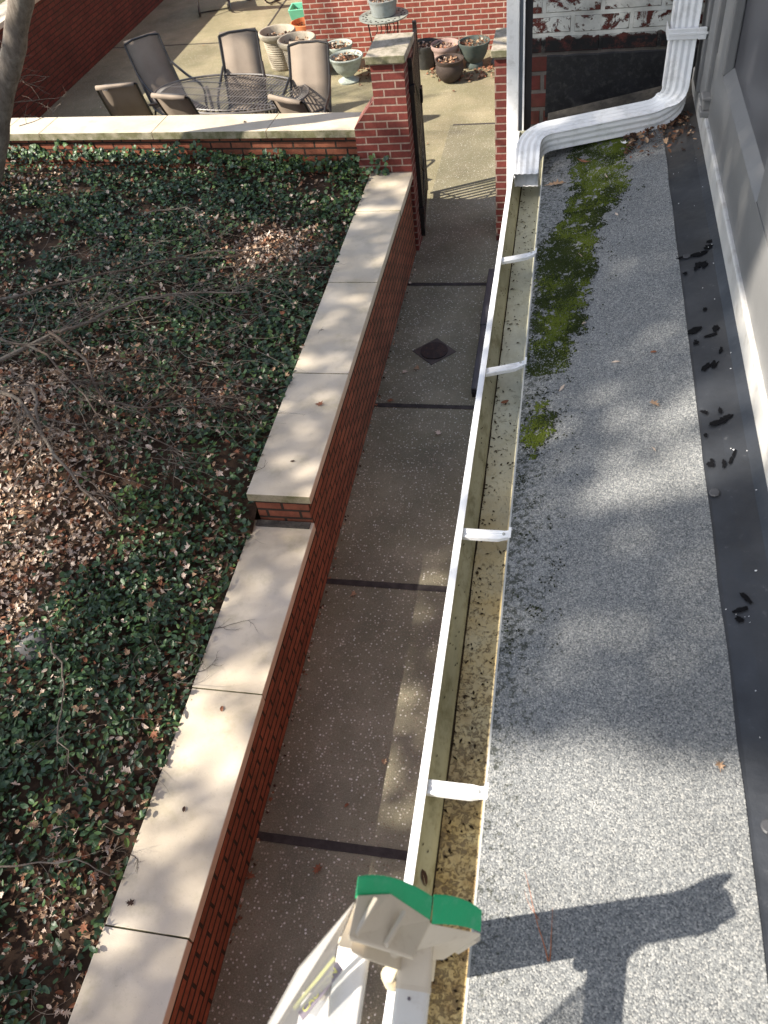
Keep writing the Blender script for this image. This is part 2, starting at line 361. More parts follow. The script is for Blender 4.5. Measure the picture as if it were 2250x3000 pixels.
def box(name, mats, x0, x1, y0, y1, z0, z1, parent=None, bevel=0):
    m = MB(); m.box(x0, x1, y0, y1, z0, z1); return m.build(name, mats, parent, bevel=bevel)
def tag(o, label, cat, group=None):
    o['label'] = label; o['category'] = cat
    if group: o['group'] = group
    return o
def thing(name, label, cat, loc=(0, 0, 0), rz=0, group=None):
    o = bpy.data.objects.new(name, None); COL.objects.link(o); o.empty_display_size = .1
    o.location = loc; o.rotation_euler = (0, 0, rz); return tag(o, label, cat, group)
def kind(o, k): o['kind'] = k; return o
def copy_tree(o, parent=None):
    c = o.copy(); COL.objects.link(c); c.parent = parent
    for ch in list(o.children): copy_tree(ch, c)
    return c
def fbm(x, y, s=1., o=0.):
    return noise.noise(Vector((x*s+o, y*s-o, o*.37)))

# ------------------------------------------------------------------ ground, walk, patio
def sheet(name, mat, x0, x1, y0, y1, z, t=None):
    m = MB()
    if t: m.box(x0, x1, y0, y1, z-t, z)
    else: m.add([(x0, y0, z), (x1, y0, z), (x1, y1, z), (x0, y1, z)], [(0, 1, 2, 3)])
    return kind(m.build(name, mat), 'structure')
sheet('ground', M['ground'], -400, 400, -400, 400, -.06)
JY = [-.25, 1.53, 3.25, 5.07, 6.85]
sheet('walkway', M['walk'], -1.43, 3, -6, 8.55, 0, .055)
sheet('patio', M['patio'], -7.5, 3, 10.445, 26, 0, .055)
sheet('patio_near', M['patio'], -7.5, -1.432, 7.70, 10.443, 0, .055)
sheet('gate_threshold', M['patio_walk'], -1.431, 3, 8.552, 10.443, 0, .055)
m = MB()
for y in JY:
    prev = None; xs = [-1.43+.06*i for i in range(20)]
    for i, x in enumerate(xs[:-1]):
        a = .024+.004*fbm(x, y, 9); b_ = .024+.004*fbm(xs[i+1], y, 9)
        m.add([(x, y-a, .004), (xs[i+1], y-b_, .004), (xs[i+1], y+b_, .004), (x, y+a, .004)], [(0, 1, 2, 3)])
m.box(-1.40, .4, 10.42, 10.455, -.01, .003)
m.add([(-7.5, 14.0, .004), (-4.9, 13.9, .004), (-4.9, 13.93, .004), (-7.5, 14.03, .004)], [(0, 1, 2, 3)])
m.add([(-4.95, 13.9, .004), (-4.92, 13.9, .004), (-5.0, 17, .004), (-5.03, 17, .004)], [(0, 1, 2, 3)])
m.add([(-4.93, 12.1, .0045), (-4.9, 12.1, .0045), (-4.92, 13.9, .0045), (-4.95, 13.9, .0045)], [(0, 1, 2, 3)])
kind(m.build('expansion_joints', M['joint']), 'structure')

# planting bed terrain
def bedz(x, y):
    d = max(0, -1.8-x)
    t = min(1, max(0, (y-3.0)/.5)); b = .53+.21*t
    return b+.10*d-.012*d*d*(1 if d < 4 else 0)-(0 if d < 4 else .19)+.02*fbm(x, y, 1.7)
m = MB(); nx, ny = 50, 70
for j in range(ny+1):
    for i in range(nx+1):
        x = -9.9+8.12*i/nx; y = -4+11.52*j/ny; m.v.append((x, y, bedz(x, y)))
for j in range(ny):
    for i in range(nx):
        a = j*(nx+1)+i; m.f.append((a, a+1, a+nx+2, a+nx+1)); m.mi.append(0)
kind(m.build('planting_bed', M['soil'], smooth=True), 'structure')
m = MB(); m.box(-14, -7.92, 7.5, 24, -.05, 1.10); kind(m.build('raised_lawn', M['ground']), 'structure')

# ------------------------------------------------------------------ garden walls
def stones(name, mat, cuts, x0, x1, z0, z1, parent, axis='y', gap=.003, bev=.004):
    for a, b in zip(cuts[:-1], cuts[1:]):
        jx = random.uniform(-.003, .003)
        if axis == 'y': o = box(name, mat, x0+jx, x1+jx, a+gap, b-gap, z0, z1, parent, bev)
        else: o = box(name, mat, a+gap, b-gap, x0+jx, x1+jx, z0, z1, parent, bev)
t = thing('garden_wall', 'stepped low red brick wall beside the walkway, capped with long pale limestone slabs', 'wall', (0, 0, 0))
m = MB(); m.box(-1.76, -1.425, -3, 3.262, -.04, .515); m.box(-1.76, -1.4251, 3.262, 7.44, -.04, .75)
m.build('brickwork', M['brick_wall'], t)
m = MB(); m.box(-1.758, -1.427, -3, 7.44, .5151, .5152); 
stones('coping_stone', M['coping'], [-2.9, -.45, .857, 2.046, 3.259], -1.803, -1.408, .5155, .58, t)
stones('coping_stone', M['coping'], [3.250, 4.437, 5.59, 6.73, 7.455], -1.800, -1.398, .7505, .812, t)
m = MB(); m.box(-1.775, -1.43, 3.20, 3.247, .5805, .592); m.build('mortar_fillet', M['ledge'], t)

# pier and patio front wall (slightly skewed)
t = thing('gate_pier', 'red brick pier with mossy stone cap and sloped brick shoulder at the ivy bed corner', 'pier', (0, 0, 0))
m = MB(); m.box(-1.69, -1.40, 7.46, 7.96, -.04, 1.765)
# shoulder
vs = [(-1.90, 7.462, -.04), (-1.69, 7.462, -.04), (-1.69, 7.462, 1.47), (-1.90, 7.462, 1.23)]
vs += [(x, 7.80, z) for x, y, z in vs]
m.add(vs, [(0, 1, 2, 3), (7, 6, 5, 4), (0, 3, 7, 4), (3, 2, 6, 7), (1, 5, 6, 2), (0, 4, 5, 1)])
m.build('brick_shaft', M['brick_pier'], t)
box('stone_cap', M['coping_pier'], -1.722, -1.378, 7.43, 7.99, 1.766, 1.83, t, .006)
t = thing('far_gate_pier', 'narrow red brick pier with a pale mossy-edged cap beside the white trim board', 'pier', (0, 0, 0))
box('brick_shaft', M['brick_pier'], -.645, -.33, 7.64, 8.12, -.04, 1.705, t)
box('stone_cap', M['coping_pier'], -.672, -.30, 7.61, 8.17, 1.706, 1.765, t, .006)
t = thing('patio_wall', 'low red brick patio wall with mossy-edged stone coping behind the ivy bed', 'wall', (-1.9, 7.52, 0), math.atan2(-.22, 3.6)*1)
# local +x runs to world -x : build with x negative
m = MB(); m.box(-5.62, 0, .03, .33, -.04, 1.125); m.build('brickwork', M['brick_wall'], t)
for a, b in [(-5.62, -3.78), (-3.78, -3.33), (-3.33, -2.07), (-2.07, -.88), (-.88, .0)]:
    box('coping_stone', M['coping'], a+.003, b-.003, -.012, .385, 1.1255, 1.197, t, .004)
t = thing('boundary_wall', 'tall shaded dark red brick wall along the left side of the patio', 'wall', (0, 0, 0))
box('brickwork', M['brick_far'], -7.85, -7.5, 7.9, 24, -.04, 1.20, t)
for i in range(8): box('coping_stone', M['coping'], -7.92, -7.46, 7.9+2*i+.003, 9.9+2*i-.003, 1.2005, 1.262, t, .004)

# ------------------------------------------------------------------ patio house
t = thing('brick_house', 'red brick house wall with pale mortar behind the row of plant pots', 'house', (0, 0, 0))
box('wall', M['brick_house'], -3.82, 4, 12.95, 18, -.04, 5.2, t)
m = MB(); m.box(-4.1, 4.2, 12.7, 18, 5.21, 5.35); m.build('roof_eave', M['grey'], t)

# ------------------------------------------------------------------ gate
t = thing('iron_gate', 'black iron gate swung open flat beside the brick pier with mossy cap', 'gate', (-1.380, 7.66, 0), R(96))
m = MB()
m.box(0, 1.02, -.018, .018, .08, .12); m.box(0, 1.02, -.018, .018, 1.62, 1.66); m.box(0, 1.02, -.018, .018, .85, .885)
m.box(0, .04, -.02, .02, .05, 1.72); m.box(.98, 1.02, -.02, .02, .05, 1.72); m.build('frame', M['iron'], t, bevel=.003)
for i in range(15):
    x = .04+.94*(i+.5)/15; m = MB(); m.box(x-.012, x+.012, -.012, .012, .12, 1.60+.12*math.sin(math.pi*(i+.5)/15)); m.build('bar', M['iron'], t)
m = MB(); m.tube([(.04, 0, .12), (.5, -.022, .5), (.98, 0, .85)], .007); m.tube([(.04, 0, .85), (.5, -.022, .5), (.98, 0, .12)], .007); m.tube([(.04, 0, 1.62), (.5, -.022, 1.25), (.98, 0, .89)], .007); m.build('brace', M['iron'], t)
m = MB(); m.box(.90, 1.0, -.035, .035, 1.0, 1.14); m.build('lock_box', M['iron'], t, bevel=.005)
for z in (.3, 1.45): m = MB(); m.box(-.035, .02, -.03, .03, z, z+.06); m.build('hinge', M['iron'], t)

# ------------------------------------------------------------------ near house: lower wall, painted chimney wall, trim
sl = .2
def rz(x): return 2.86+sl*(x+.077)
t = thing('near_house', 'house wall with peeling white painted red brick above the far end of the small roof', 'house', (0, 0, 0))
box('lower_wall', M['brick_pier'], .02, 3.0, -4, 3.49, -.04, 2.72, t)
box('painted_brick_wall', M['brick_paint'], -.15, 1.4, 3.50, 4.6, -.04, 6.5, t)
box('side_trim_board', M['white'], -.248, -.200, 3.50, 3.60, .0, 6.5, t, .003)
box('weather_strip', M['rubber'], -.1995, -.186, 3.52, 3.60, .0, 6.5, t)
box('inner_trim', M['white'], -.1855, -.179, 3.505, 3.60, .0, 6.5, t)
box('dark_groove', M['slot'], -.1785, -.1505, 3.53, 3.60, .0, 6.5, t)
# black flashing on brick wall
m = MB()
y0 = 3.497
N = 16
for i in range(N):
    xa = -.094+(.46+.094)*i/N; xb = -.094+(.46+.094)*(i+1)/N
    ta = 3.108+.004*fbm(xa, 0, 22); tb = 3.108+.004*fbm(xb, 0, 22)
    m.add([(xa, y0, rz(xa)), (xb, y0, rz(xb)), (xb, y0, tb), (xa, y0, ta), (xa, y0-.004, rz(xa)+.02), (xb, y0-.004, rz(xb)+.02), (xb, y0-.004, tb-.004), (xa, y0-.004, ta-.004)],
          [(4, 5, 6, 7), (7, 6, 2, 3), (0, 3, 7, 4), (1, 5, 6, 2)])
m.build('wall_flashing', M['flashing'], t)
m = MB()
for i in range(N):
    xa = -.082+(.46+.082)*i/N; xb = -.082+(.46+.082)*(i+1)/N
    m.add([(xa, 3.497, rz(xa)+.035), (xb, 3.497, rz(xb)+.035), (xb, 3.395+.005*fbm(xb, 1, 9), rz(xb)+.004), (xa, 3.395+.005*fbm(xa, 1, 9), rz(xa)+.004)], [(3, 2, 1, 0)])
m.build('cant_strip', M['ledge'], t)

# bay wall on the right
W = .452
m = MB(); m.box(W, W+.02, -2, 3.49, 2.93, 3.045); b1 = m.build('skirting_board', M['grey_base'], t, bevel=.006, seg=3)
m = MB(); m.box(W+.012, 1.2, -2, 3.49, 3.0451, 3.235); m.build('bottom_rail', M['grey'], t)
m = MB()
for (ya, yb) in ((2.06, 2.86), (1.06, 1.84), (.05, .84), (-1., -.2)):
    vs = [(W+.010, ya, 3.235), (W+.010, yb, 3.235), (W+.04, yb, 3.262), (W+.04, ya, 3.262)]
    m.add(vs, [(0, 1, 2, 3)])
m.build('panel_sill', M['grey'], t)
m = MB(); m.box(W+.04, 1.2, -2, 3.49, 3.2352, 6.5); m.build('recessed_panel', M['grey_dark'], t)
m = MB()
for (ya, yb) in ((1.84, 2.06), (.84, 1.06), (-.2, .05)): m.box(W+.012, W+.0399, ya, yb, 3.2352, 6.5)
m.build('stile', M['grey'], t, bevel=.008, seg=3)
m = MB(); m.box(W+.008, W+.0399, 2.86, 3.03, 3.2352, 6.5); m.box(W-.004, W+.0399, 3.07, 3.20, 3.0455, 6.5); m.box(W-.012, W+.0399, 3.24, 3.36, 3.0455, 6.5); m.build('corner_post', M['grey'], t, bevel=.006, seg=3)
m = MB(); m.box(W+.03, W+.0399, 3.031, 3.069, 3.0455, 6.5); m.box(W+.03, W+.0399, 3.201, 3.239, 3.0455, 6.5); m.build('post_groove', M['slot'], t)
m = MB(); m.box(W-.016, W+.03, 3.02, 3.08, 3.046, 3.066); m.box(W-.010, W+.03, 3.03, 3.07, 3.066, 3.10); m.box(W-.016, W+.03, 3.02, 3.08, 3.10, 3.112); m.build('groove_stop', M['grey'], t, bevel=.004)

# ------------------------------------------------------------------ small roof
t = thing('bay_roof', 'narrow grey mineral surfaced roof beside the white gutter, with black membrane border', 'roof', (0, 0, 0))
m = MB(); nx, ny = 10, 90
X0, X1 = -.082, .338
for j in range(ny+1):
    for i in range(nx+1):
        x = X0+(X1-X0)*i/nx; y = -1+4.5*j/ny
        if i == nx: x += .003*fbm(0, y, 6)
        m.v.append((x, y, rz(x)+.003*fbm(x, y, 4)*(0 if i in (0, nx) else 1)))
for j in range(ny):
    for i in range(nx):
        a = j*(nx+1)+i; m.f.append((a, a+1, a+nx+2, a+nx+1)); m.mi.append(0)
m.build('mineral_sheet', M['roof'], t, smooth=True)
m = MB(); a0 = X0+.006
m.add([(a0, -1, rz(a0)-.004), (.45, -1, rz(.45)-.004), (.45, 3.495, rz(.45)-.004), (a0, 3.495, rz(a0)-.004), (a0, -1, 2.72), (.45, -1, 2.72), (.45, 3.495, 2.72), (a0, 3.495, 2.72)], [(4, 7, 6, 5), (0, 1, 5, 4), (3, 7, 6, 2), (0, 4, 7, 3), (1, 2, 6, 5)])
m.build('roof_deck', M['ledge'], t)
m = MB()
for j in range(ny):
    ya = -1+4.5*j/ny; yb = -1+4.5*(j+1)/ny
    q = []
    for y in (ya, yb):
        q.append([(.330, y, rz(.330)-.001), (.345, y, rz(.345)-.0025), (.385, y, rz(.385)-.001+.004*fbm(1, y, 3)), (.43, y, rz(.43)+.002*fbm(2, y, 4)), (W+.001, y, rz(W)+.012)])
    for k in range(4): m.add([q[0][k], q[0][k+1], q[1][k+1], q[1][k]], [(0, 1, 2, 3)])
m.build('membrane_border', M['membrane'], t, smooth=True)
m = MB(); m.box(X0-.004, X0+.004, -1, 3.42, rz(X0)-.03, rz(X0)-.0015); m.box(X0-.0015, X0+.02, -1, 3.42, rz(X0)-.0014, rz(X0)-.0006); m.build('drip_edge', M['drip'], t)
# tar marks and screw blobs
def blob(m, cx, cy, rx, ry, rot, h=.0003, n=15, mi=0, jit=.35):
    zc = lambda x: rz(x)+.0020
    pts = []
    for k in range(n):
        a = 2*math.pi*k/n; rr = 1+jit*random.uniform(-1, 1)
        dx = rx*rr*math.cos(a); dy = ry*rr*math.sin(a)
        pts.append((cx+dx*math.cos(rot)-dy*math.sin(rot), cy+dx*math.sin(rot)+dy*math.cos(rot)))
    vs = [(x, y, zc(x)) for x, y in pts]+[(cx+(x-cx)*.8, cy+(y-cy)*.8, zc(x)+h) for x, y in pts]+[(cx, cy, zc(cx)+h)]
    fs = [(k, (k+1) % n, n+(k+1) % n, n+k) for k in range(n)]+[(n+k, n+(k+1) % n, 2*n) for k in range(n)]
    m.add(vs, fs, mi)
MARKS = [(.358, 2.30, .016, .008, .1), (.40, 2.30, .022, .008, .35), (.418, 2.33, .014, .009, .2), (.385, 2.24, .008, .014, -.5), (.402, 2.24, .008, .015, -.4), (.350, 2.21, .006, .008, 0), (.388, 2.02, .006, .006, 0),
         (.352, 1.93, .016, .012, .3), (.392, 1.90, .02, .006, .25), (.405, 1.93, .008, .014, 0), (.355, 1.88, .005, .009, 0), (.372, 1.77, .005, .014, -.5), (.387, 1.78, .005, .014, -.6), (.408, 1.83, .004, .011, -.2),
         (.355, 1.60, .007, .006, 0), (.382, 1.56, .02, .006, .25), (.395, 1.575, .012, .007, .2), (.388, 1.60, .005, .008, 0), (.348, 1.52, .005, .005, 0), (.352, 1.43, .006, .010, 0), (.378, 1.42, .003, .011, -.2), (.392, 1.43, .003, .013, -.3), (.402, 1.46, .003, .014, -.3),
         (.372, 1.02, .014, .005, .3), (.383, 1.045, .004, .014, .6), (.365, 1.0, .006, .007, 0), (.43, 2.36, .01, .008, 0)]
m = MB()
for (a_, b_, c_, d_, e_) in MARKS:
    for _ in range(3): blob(m, a_+random.gauss(0, c_*.3), b_+random.gauss(0, d_*.4), c_*random.uniform(.7, 1.1), d_*random.uniform(.7, 1.15), e_)
m.build('tar_mark', M['tar'], t)
for (cx, cy) in ((.352, 1.335), (.366, .60), (.36, 2.30)):
    m = MB(); blob(m, cx, cy, .011, .012, 0, .002, 20, 0, .07); m.build('nail_patch', M['slate'], t)
m = MB()
for k in range(60):
    y = random.uniform(.3, 3.2); x = random.choice([random.uniform(.34, .45), random.uniform(.42, .452)]); s_ = random.uniform(.0006, .0016)
    blob(m, x, y, s_, s_*random.uniform(.5, 1.6), random.random()*3, .001, 5)
kind(m.build('paint_flecks', M['white'], t), 'stuff')
# moss on roof
mossline = [(.03, .21, 3.11), (.03, .20, 2.8), (.0, .14, 2.65), (-.06, .10, 2.5), (-.065, .09, 2.27), (-.065, .06, 2.03), (-.065, .02, 1.87), (-.06, -.02, 1.72), (-.06, -.01, 1.6), (-.06, -.03, 1.5)]
def mossd(x, y):
    if y > 3.25 or y < .85: return 0
    yy = min(max(y, 1.5), 3.11)
    for (a0, b0, y0), (a1, b1, y1) in zip(mossline[:-1], mossline[1:]):
        if y1 <= yy <= y0:
            f = (yy-y1)/(y0-y1); a = a1+(a0-a1)*f; b = b1+(b0-b1)*f; break
    d = max(a-x, x-b); core = max(0, min(1, .5-(d+.035*fbm(x, y, 18, 5)+.02*fbm(x, y, 55, 8))/.05))
    if y < 1.83 and y > 1.72: core *= .12
    if y < 1.5: core = 0
    halo = max(0, .45-max(0, d)/.22)*.95*(1 if y < 2.4 else .7)
    n_ = .5+.5*fbm(x, y, 22)+.25*fbm(x, y, 60, 3)
    return max(0, min(1, core*1.5*(n_+.25)-.12))+ (halo*.30*(n_ > .62) if y > .9 else 0)
m = MB()
for k in range(170000):
    x = random.uniform(-.078, .27); y = random.uniform(.85, 3.25); d = mossd(x, y)
    if random.random() > d: continue
    core = d > .3
    if core and fbm(x, y, 45, 12)+fbm(x, y, 110, 2)*.6 < random.uniform(-.6, -.15): continue
    s_ = random.uniform(.0011, .0028)*(1 if core else .9); h = s_*random.uniform(.5, 1.6)*(1+(.8 if core else 0)*max(0, fbm(x, y, 30)))
    a0 = random.random()*6.28; z = rz(x)+.0005; nn = 5
    q = [(x+s_*math.cos(a0+6.283*i/nn), y+s_*math.sin(a0+6.283*i/nn), z) for i in range(nn)]+[(x+s_*.6*math.cos(a0+6.283*i/nn), y+s_*.6*math.sin(a0+6.283*i/nn), z+h*.75) for i in range(nn)]+[(x, y, z+h)]
    br = fbm(x, y, 13, 7)+(.35 if (y > 2.7 or y < 1.75) and core else -.12)+random.uniform(-.3, .3)
    mi = (1 if br > .12 else 0) if core else (2 if random.random() < .8 else 0)
    m.add(q, [(i, (i+1) % nn, nn+(i+1) % nn, nn+i) for i in range(nn)]+[(nn+i, nn+(i+1) % nn, 2*nn) for i in range(nn)], mi)
kind(tag(m.build('moss', [M['moss_a'], M['moss_b'], M['moss_c']], smooth=True), 'patch of green moss spreading over the grey roof near the gutter', 'moss'), 'stuff')

# ------------------------------------------------------------------ gutter
t = thing('gutter', 'long open white metal gutter along the roof edge, stained inside with dirt', 'gutter', (0, 0, 0))
gx0, gx1 = -.2045, -.0865; GY0, GY1 = -1, 3.42
def strip(prof, name, mat, thick=.0012, smooth=True):
    m = MB(); n = len(prof); NY = 60
    for j in range(NY+1):
        y = GY0+(GY1-GY0)*j/NY; wv = .0012*fbm(5, y, 1.3)
        for (x, z) in prof: m.v.append((x+wv*(1 if x < -.15 else 0), y, z+wv))
    for j in range(NY):
        for i in range(n-1):
            a = j*n+i; m.f.append((a, a+n, a+n+1, a+1)); m.mi.append(0)
    return m.build(name, mat, t, smooth=smooth)
strip([(-.1915, 2.852), (-.193, 2.838), (-.1925, 2.822), (-.186, 2.806), (-.176, 2.794), (-.169, 2.782), (-.166, 2.7655)], 'inner_wall', M['gut_wall'])
strip([(-.1668, 2.765), (-.13, 2.7642), (gx1, 2.765)], 'gutter_floor', M['gut_floor'])
strip([(gx1, 2.7645), (gx1, 2.84)], 'back_wall', M['gut_wall'])
strip([(-.1905, 2.8525), (-.1905, 2.8565), (-.2045, 2.8575), (-.2065, 2.856), (-.2065, 2.838), (-.2035, 2.815), (-.192, 2.795), (-.176, 2.78), (-.172, 2.765), (-.172, 2.761), (gx1, 2.761)], 'outer_face', M['lip'])
m = MB(); pr = [(-.205, 2.856), (-.2035, 2.815), (-.192, 2.795), (-.172, 2.762), (gx1, 2.762), (gx1, 2.856)]
for y in (GY1, GY1+.004): m.v += [(x, y, z) for x, z in pr]
n = len(pr); m.f += [tuple(range(n)), tuple(range(n, 2*n))[::-1]]+[(i, (i+1) % n, n+(i+1) % n, n+i) for i in range(n)]; m.mi += [0]*(n+2)
m.build('end_cap', M['gut_floor'], t)
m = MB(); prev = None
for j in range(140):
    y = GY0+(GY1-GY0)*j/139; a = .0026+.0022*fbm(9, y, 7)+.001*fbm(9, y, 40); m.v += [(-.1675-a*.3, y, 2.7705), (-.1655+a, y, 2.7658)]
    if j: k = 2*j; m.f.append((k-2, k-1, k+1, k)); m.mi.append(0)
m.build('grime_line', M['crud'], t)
# debris flecks in gutter (stuff)
m = MB()
for k in range(420):
    y = random.uniform(.1, 3.2)
    if random.random() < .55: x = -.166+abs(random.gauss(0, .018)); z = 2.7665
    else: x = random.uniform(-.165, -.09); z = 2.7665
    if x > -.09: continue
    s_ = random.uniform(.0008, .003); a = random.random()*6.28; l_ = s_*random.uniform(1, 3)
    c_, s2 = math.cos(a), math.sin(a)
    m.add([(x-l_*c_, y-l_*s2, z), (x+s_*s2, y-s_*c_, z+.001), (x+l_*c_, y+l_*s2, z+.0005), (x-s_*s2, y+s_*c_, z+.0012)], [(0, 1, 2, 3)])
for k in range(60):
    y = random.uniform(.3, 3.2); q = random.random(); x = -.19+.02*q; z = 2.815-.035*q; s_ = random.uniform(.001, .004)
    m.add([(x-.0, y-s_, z+.002), (x+.002, y, z-s_*.7+.002), (x+.002, y+s_, z+.003), (x+.001, y, z+s_*.6+.003)], [(0, 1, 2, 3)])
kind(tag(m.build('gutter_debris', M['crud']), 'scattered dark specks of dirt along the gutter floor', 'debris'), 'stuff')
# hangers
for i, y in enumerate((.045, .645, 1.265, 1.868, 2.455)):
    dy = .02 if i > 2 else 0; h = bpy.data.objects.new('hanger', None)
    m = MB(); xa, xb = -.192, -.081
    N = 8
    rows = []
    for k in range(N+1):
        f = k/N; x = xa+(xb-xa)*f; z = 2.846-.001*math.sin(math.pi*f)+(.006*max(0, f-.8)/.2); yy = y+dy*2*f*(1 if i > 2 else .4)
        wd = .0135 if f < .85 else .0105
        rows.append([(x, yy-wd, z-.006), (x, yy-wd, z+.004), (x, yy-wd*.55, z+.004), (x, yy-wd*.5, z+.0015), (x, yy, z+.0015), (x, yy+.002, z+.004), (x, yy+wd*.5, z+.0025), (x, yy+wd*.6, z+.004), (x, yy+wd, z+.004), (x, yy+wd, z-.006)])
    for a, b in zip(rows[:-1], rows[1:]):
        for k in range(9): m.add([a[k], b[k], b[k+1], a[k+1]], [(0, 1, 2, 3)])
    yb = rows[-1][4][1]; m.box(xb-.005, xb+.003, yb-.016, yb+.016, 2.838, 2.8595)
    o = m.build('hanger_bracket', M['white'], t)
    m = MB(); m.lathe([(.0035, 0), (.0035, .0025), (.002, .0035)], 8, (xb-.016, yb, 2.8515)); m.build('screw', M['drip'], o)
m = MB(); m.box(-.2085, -.189, 3.06, 3.064, 2.8574, 2.8588); m.build('seam', M['drip'], t)

# ------------------------------------------------------------------ downspout
t = thing('downspout', 'white fluted downspout bending across the roof corner into the gutter end', 'downspout', (0, 0, 0))
def smoothpath(P, rad, n=7):
    P = [Vector(p) for p in P]; out = [P[0]]
    for i in range(1, len(P)-1):
        a = (P[i-1]-P[i]).normalized(); b = (P[i+1]-P[i]).normalized(); r = min(rad, (P[i-1]-P[i]).length*.49, (P[i+1]-P[i]).length*.49)
        p0 = P[i]+a*r; p2 = P[i]+b*r
        for k in range(n+1):
            f = k/n; out.append(p0*(1-f)**2+P[i]*2*f*(1-f)+p2*f*f)
    out.append(P[-1]); return out
def flute(w_=.044, h_=.034):
    s_ = []
    nf = 3
    def side(ax, ay, bx, by, n_):
        L = math.hypot(bx-ax, by-ay); nx_, ny_ = (by-ay)/L, -(bx-ax)/L
        for k in range(n_*4):
            f = k/(n_*4); d = -.0028 if (k % 4 in (1, 2)) and .08 < f < .92 else 0
            s_.append((ax+(bx-ax)*f+nx_*d, ay+(by-ay)*f+ny_*d))
    side(-w_, -h_, w_, -h_, 4); side(w_, -h_, w_, h_, 3); side(w_, h_, -w_, h_, 4); side(-w_, h_, -w_, -h_, 3)
    return s_
path = smoothpath([(.392, 3.335, 6.4), (.380, 3.325, 3.4), (0.367, 3.240, 2.985), (-0.141, 3.177, 2.925), (-0.142, 3.008, 2.850)], .085, 14)
# resample
pp = [path[0]]
for p in path[1:]:
    d = (p-pp[-1]).length
    if d > .004: pp.append(p)
rads = []
for i, p in enumerate(pp): rads.append(1.0)
m = MB(); ups = []
for i, p in enumerate(pp):
    tt = (pp[min(i+1, len(pp)-1)]-pp[max(i-1, 0)]).normalized()
    f = min(1, max(0, (p.z-3.0)/.12)); ups.append((Vector((0, -.15, 1))*(1-f)+Vector((0, -1, .0))*f).normalized())
m.tube(pp, rads, up=ups, sect=flute(), cap=False); m.build('pipe', M['white'], t, smooth=True)
m = MB()
def ring(p0, idx, ex=.0022, L=.006, name=None):
    a = pp[idx]; tt = (pp[min(idx+1, len(pp)-1)]-pp[max(idx-1, 0)]).normalized()
    mm.tube([a-tt*L, a+tt*L], 1.0, up=ups[idx], sect=flute(.044+ex, .034+ex), cap=False)
for lo, hi in ((.27, 9), (-9, -.03)):
    mm = MB()
    for k in range(3, len(pp)-2):
        if pp[k].z < 3.06 and lo < pp[k].x < hi and k % 2 == 0 and pp[k].z > 2.87: ring(None, k, .0007, .0016)
    mm.build('elbow_crimp', M['white'], t, smooth=True)
m = MB(); m.box(.322, .421, 3.240, 3.250, 3.222, 3.256); m.box(.4211, .452, 3.240, 3.247, 3.220, 3.258); m.box(.319, .3219, 3.242, 3.33, 3.222, 3.256); m.box(.322, .452, 3.2375, 3.2399, 3.236, 3.244); m.build('strap', M['white'], t, bevel=.002)

# ------------------------------------------------------------------ drain, slate trough
t = thing('floor_drain', 'round rusty iron drain grate set diagonally in a square iron plate on the walkway', 'drain', (-1.03, 5.80, 0), R(45))
box('square_plate', M['drain_plate'], -.135, .135, -.135, .135, -.01, .006, t, .002)
m = MB(); m.lathe([(.118, .0062), (.118, .011), (.108, .012), (.106, .0095), (.088, .0095), (.086, .012), (.01, .0125)], 36); m.build('grate', M['iron'], t)
m = MB(); m.lathe([(.084, .0122), (.084, .0140), (.02, .0142)], 30); m.lathe([(.118, .0110), (.118, .0140), (.110, .0141)], 36); m.build('grate_ring', M['manhole'], t)
m = MB()
for k in range(26):
    a = 2*math.pi*k/26; r1 = .097+(.006 if k % 2 else -.006); m.lathe([(.0055, .0096), (.0055, .0130)], 6, (r1*math.cos(a), r1*math.sin(a), 0))
kind(m.build('grate_slot', M['hole'], t), 'stuff')
t = thing('slate_channel', 'long dark grey metal channel cover lying against the house beside the walkway', 'channel', (0, 0, 0))
m = MB(); m.box(-.655, -.42, 5.23, 6.1, 0, .07); m.box(-.663, -.42, 6.103, 7.0, 0, .078); m.build('cover', M['slate'], t, bevel=.008)
box('end_plate', M['hole'], -.645, -.42, 5.20, 5.2295, 0, .05, t)

# ------------------------------------------------------------------ leaves
LOBED = []
for k in range(10):
    a = math.pi*(k/9)
SH_MAPLE = [(0, -.5), (.10, -.28), (.42, -.30), (.28, -.10), (.52, .10), (.22, .12), (.26, .34), (.09, .25), (0, .55), (-.09, .25), (-.26, .34), (-.22, .12), (-.52, .10), (-.28, -.10), (-.42, -.30), (-.10, -.28)]
SH_OAK = [(0, -.62), (.06, -.3), (.24, -.26), (.10, -.12), (.36, .0), (.12, .06), (.34, .26), (.10, .24), (.16, .46), (0, .62), (-.14, .44), (-.09, .24), (-.36, .22), (-.12, .06), (-.32, -.04), (-.10, -.12), (-.22, -.28), (-.05, -.3)]
SH_OVAL = [(0, -.5), (.2, -.3), (.26, 0), (.18, .3), (0, .5), (-.18, .3), (-.26, 0), (-.2, -.3)]
SH_IVY = [(0, -.36), (.22, -.46), (.46, -.22), (.38, .05), (.16, .22), (0, .54), (-.16, .22), (-.38, .05), (-.46, -.22), (-.22, -.46)]
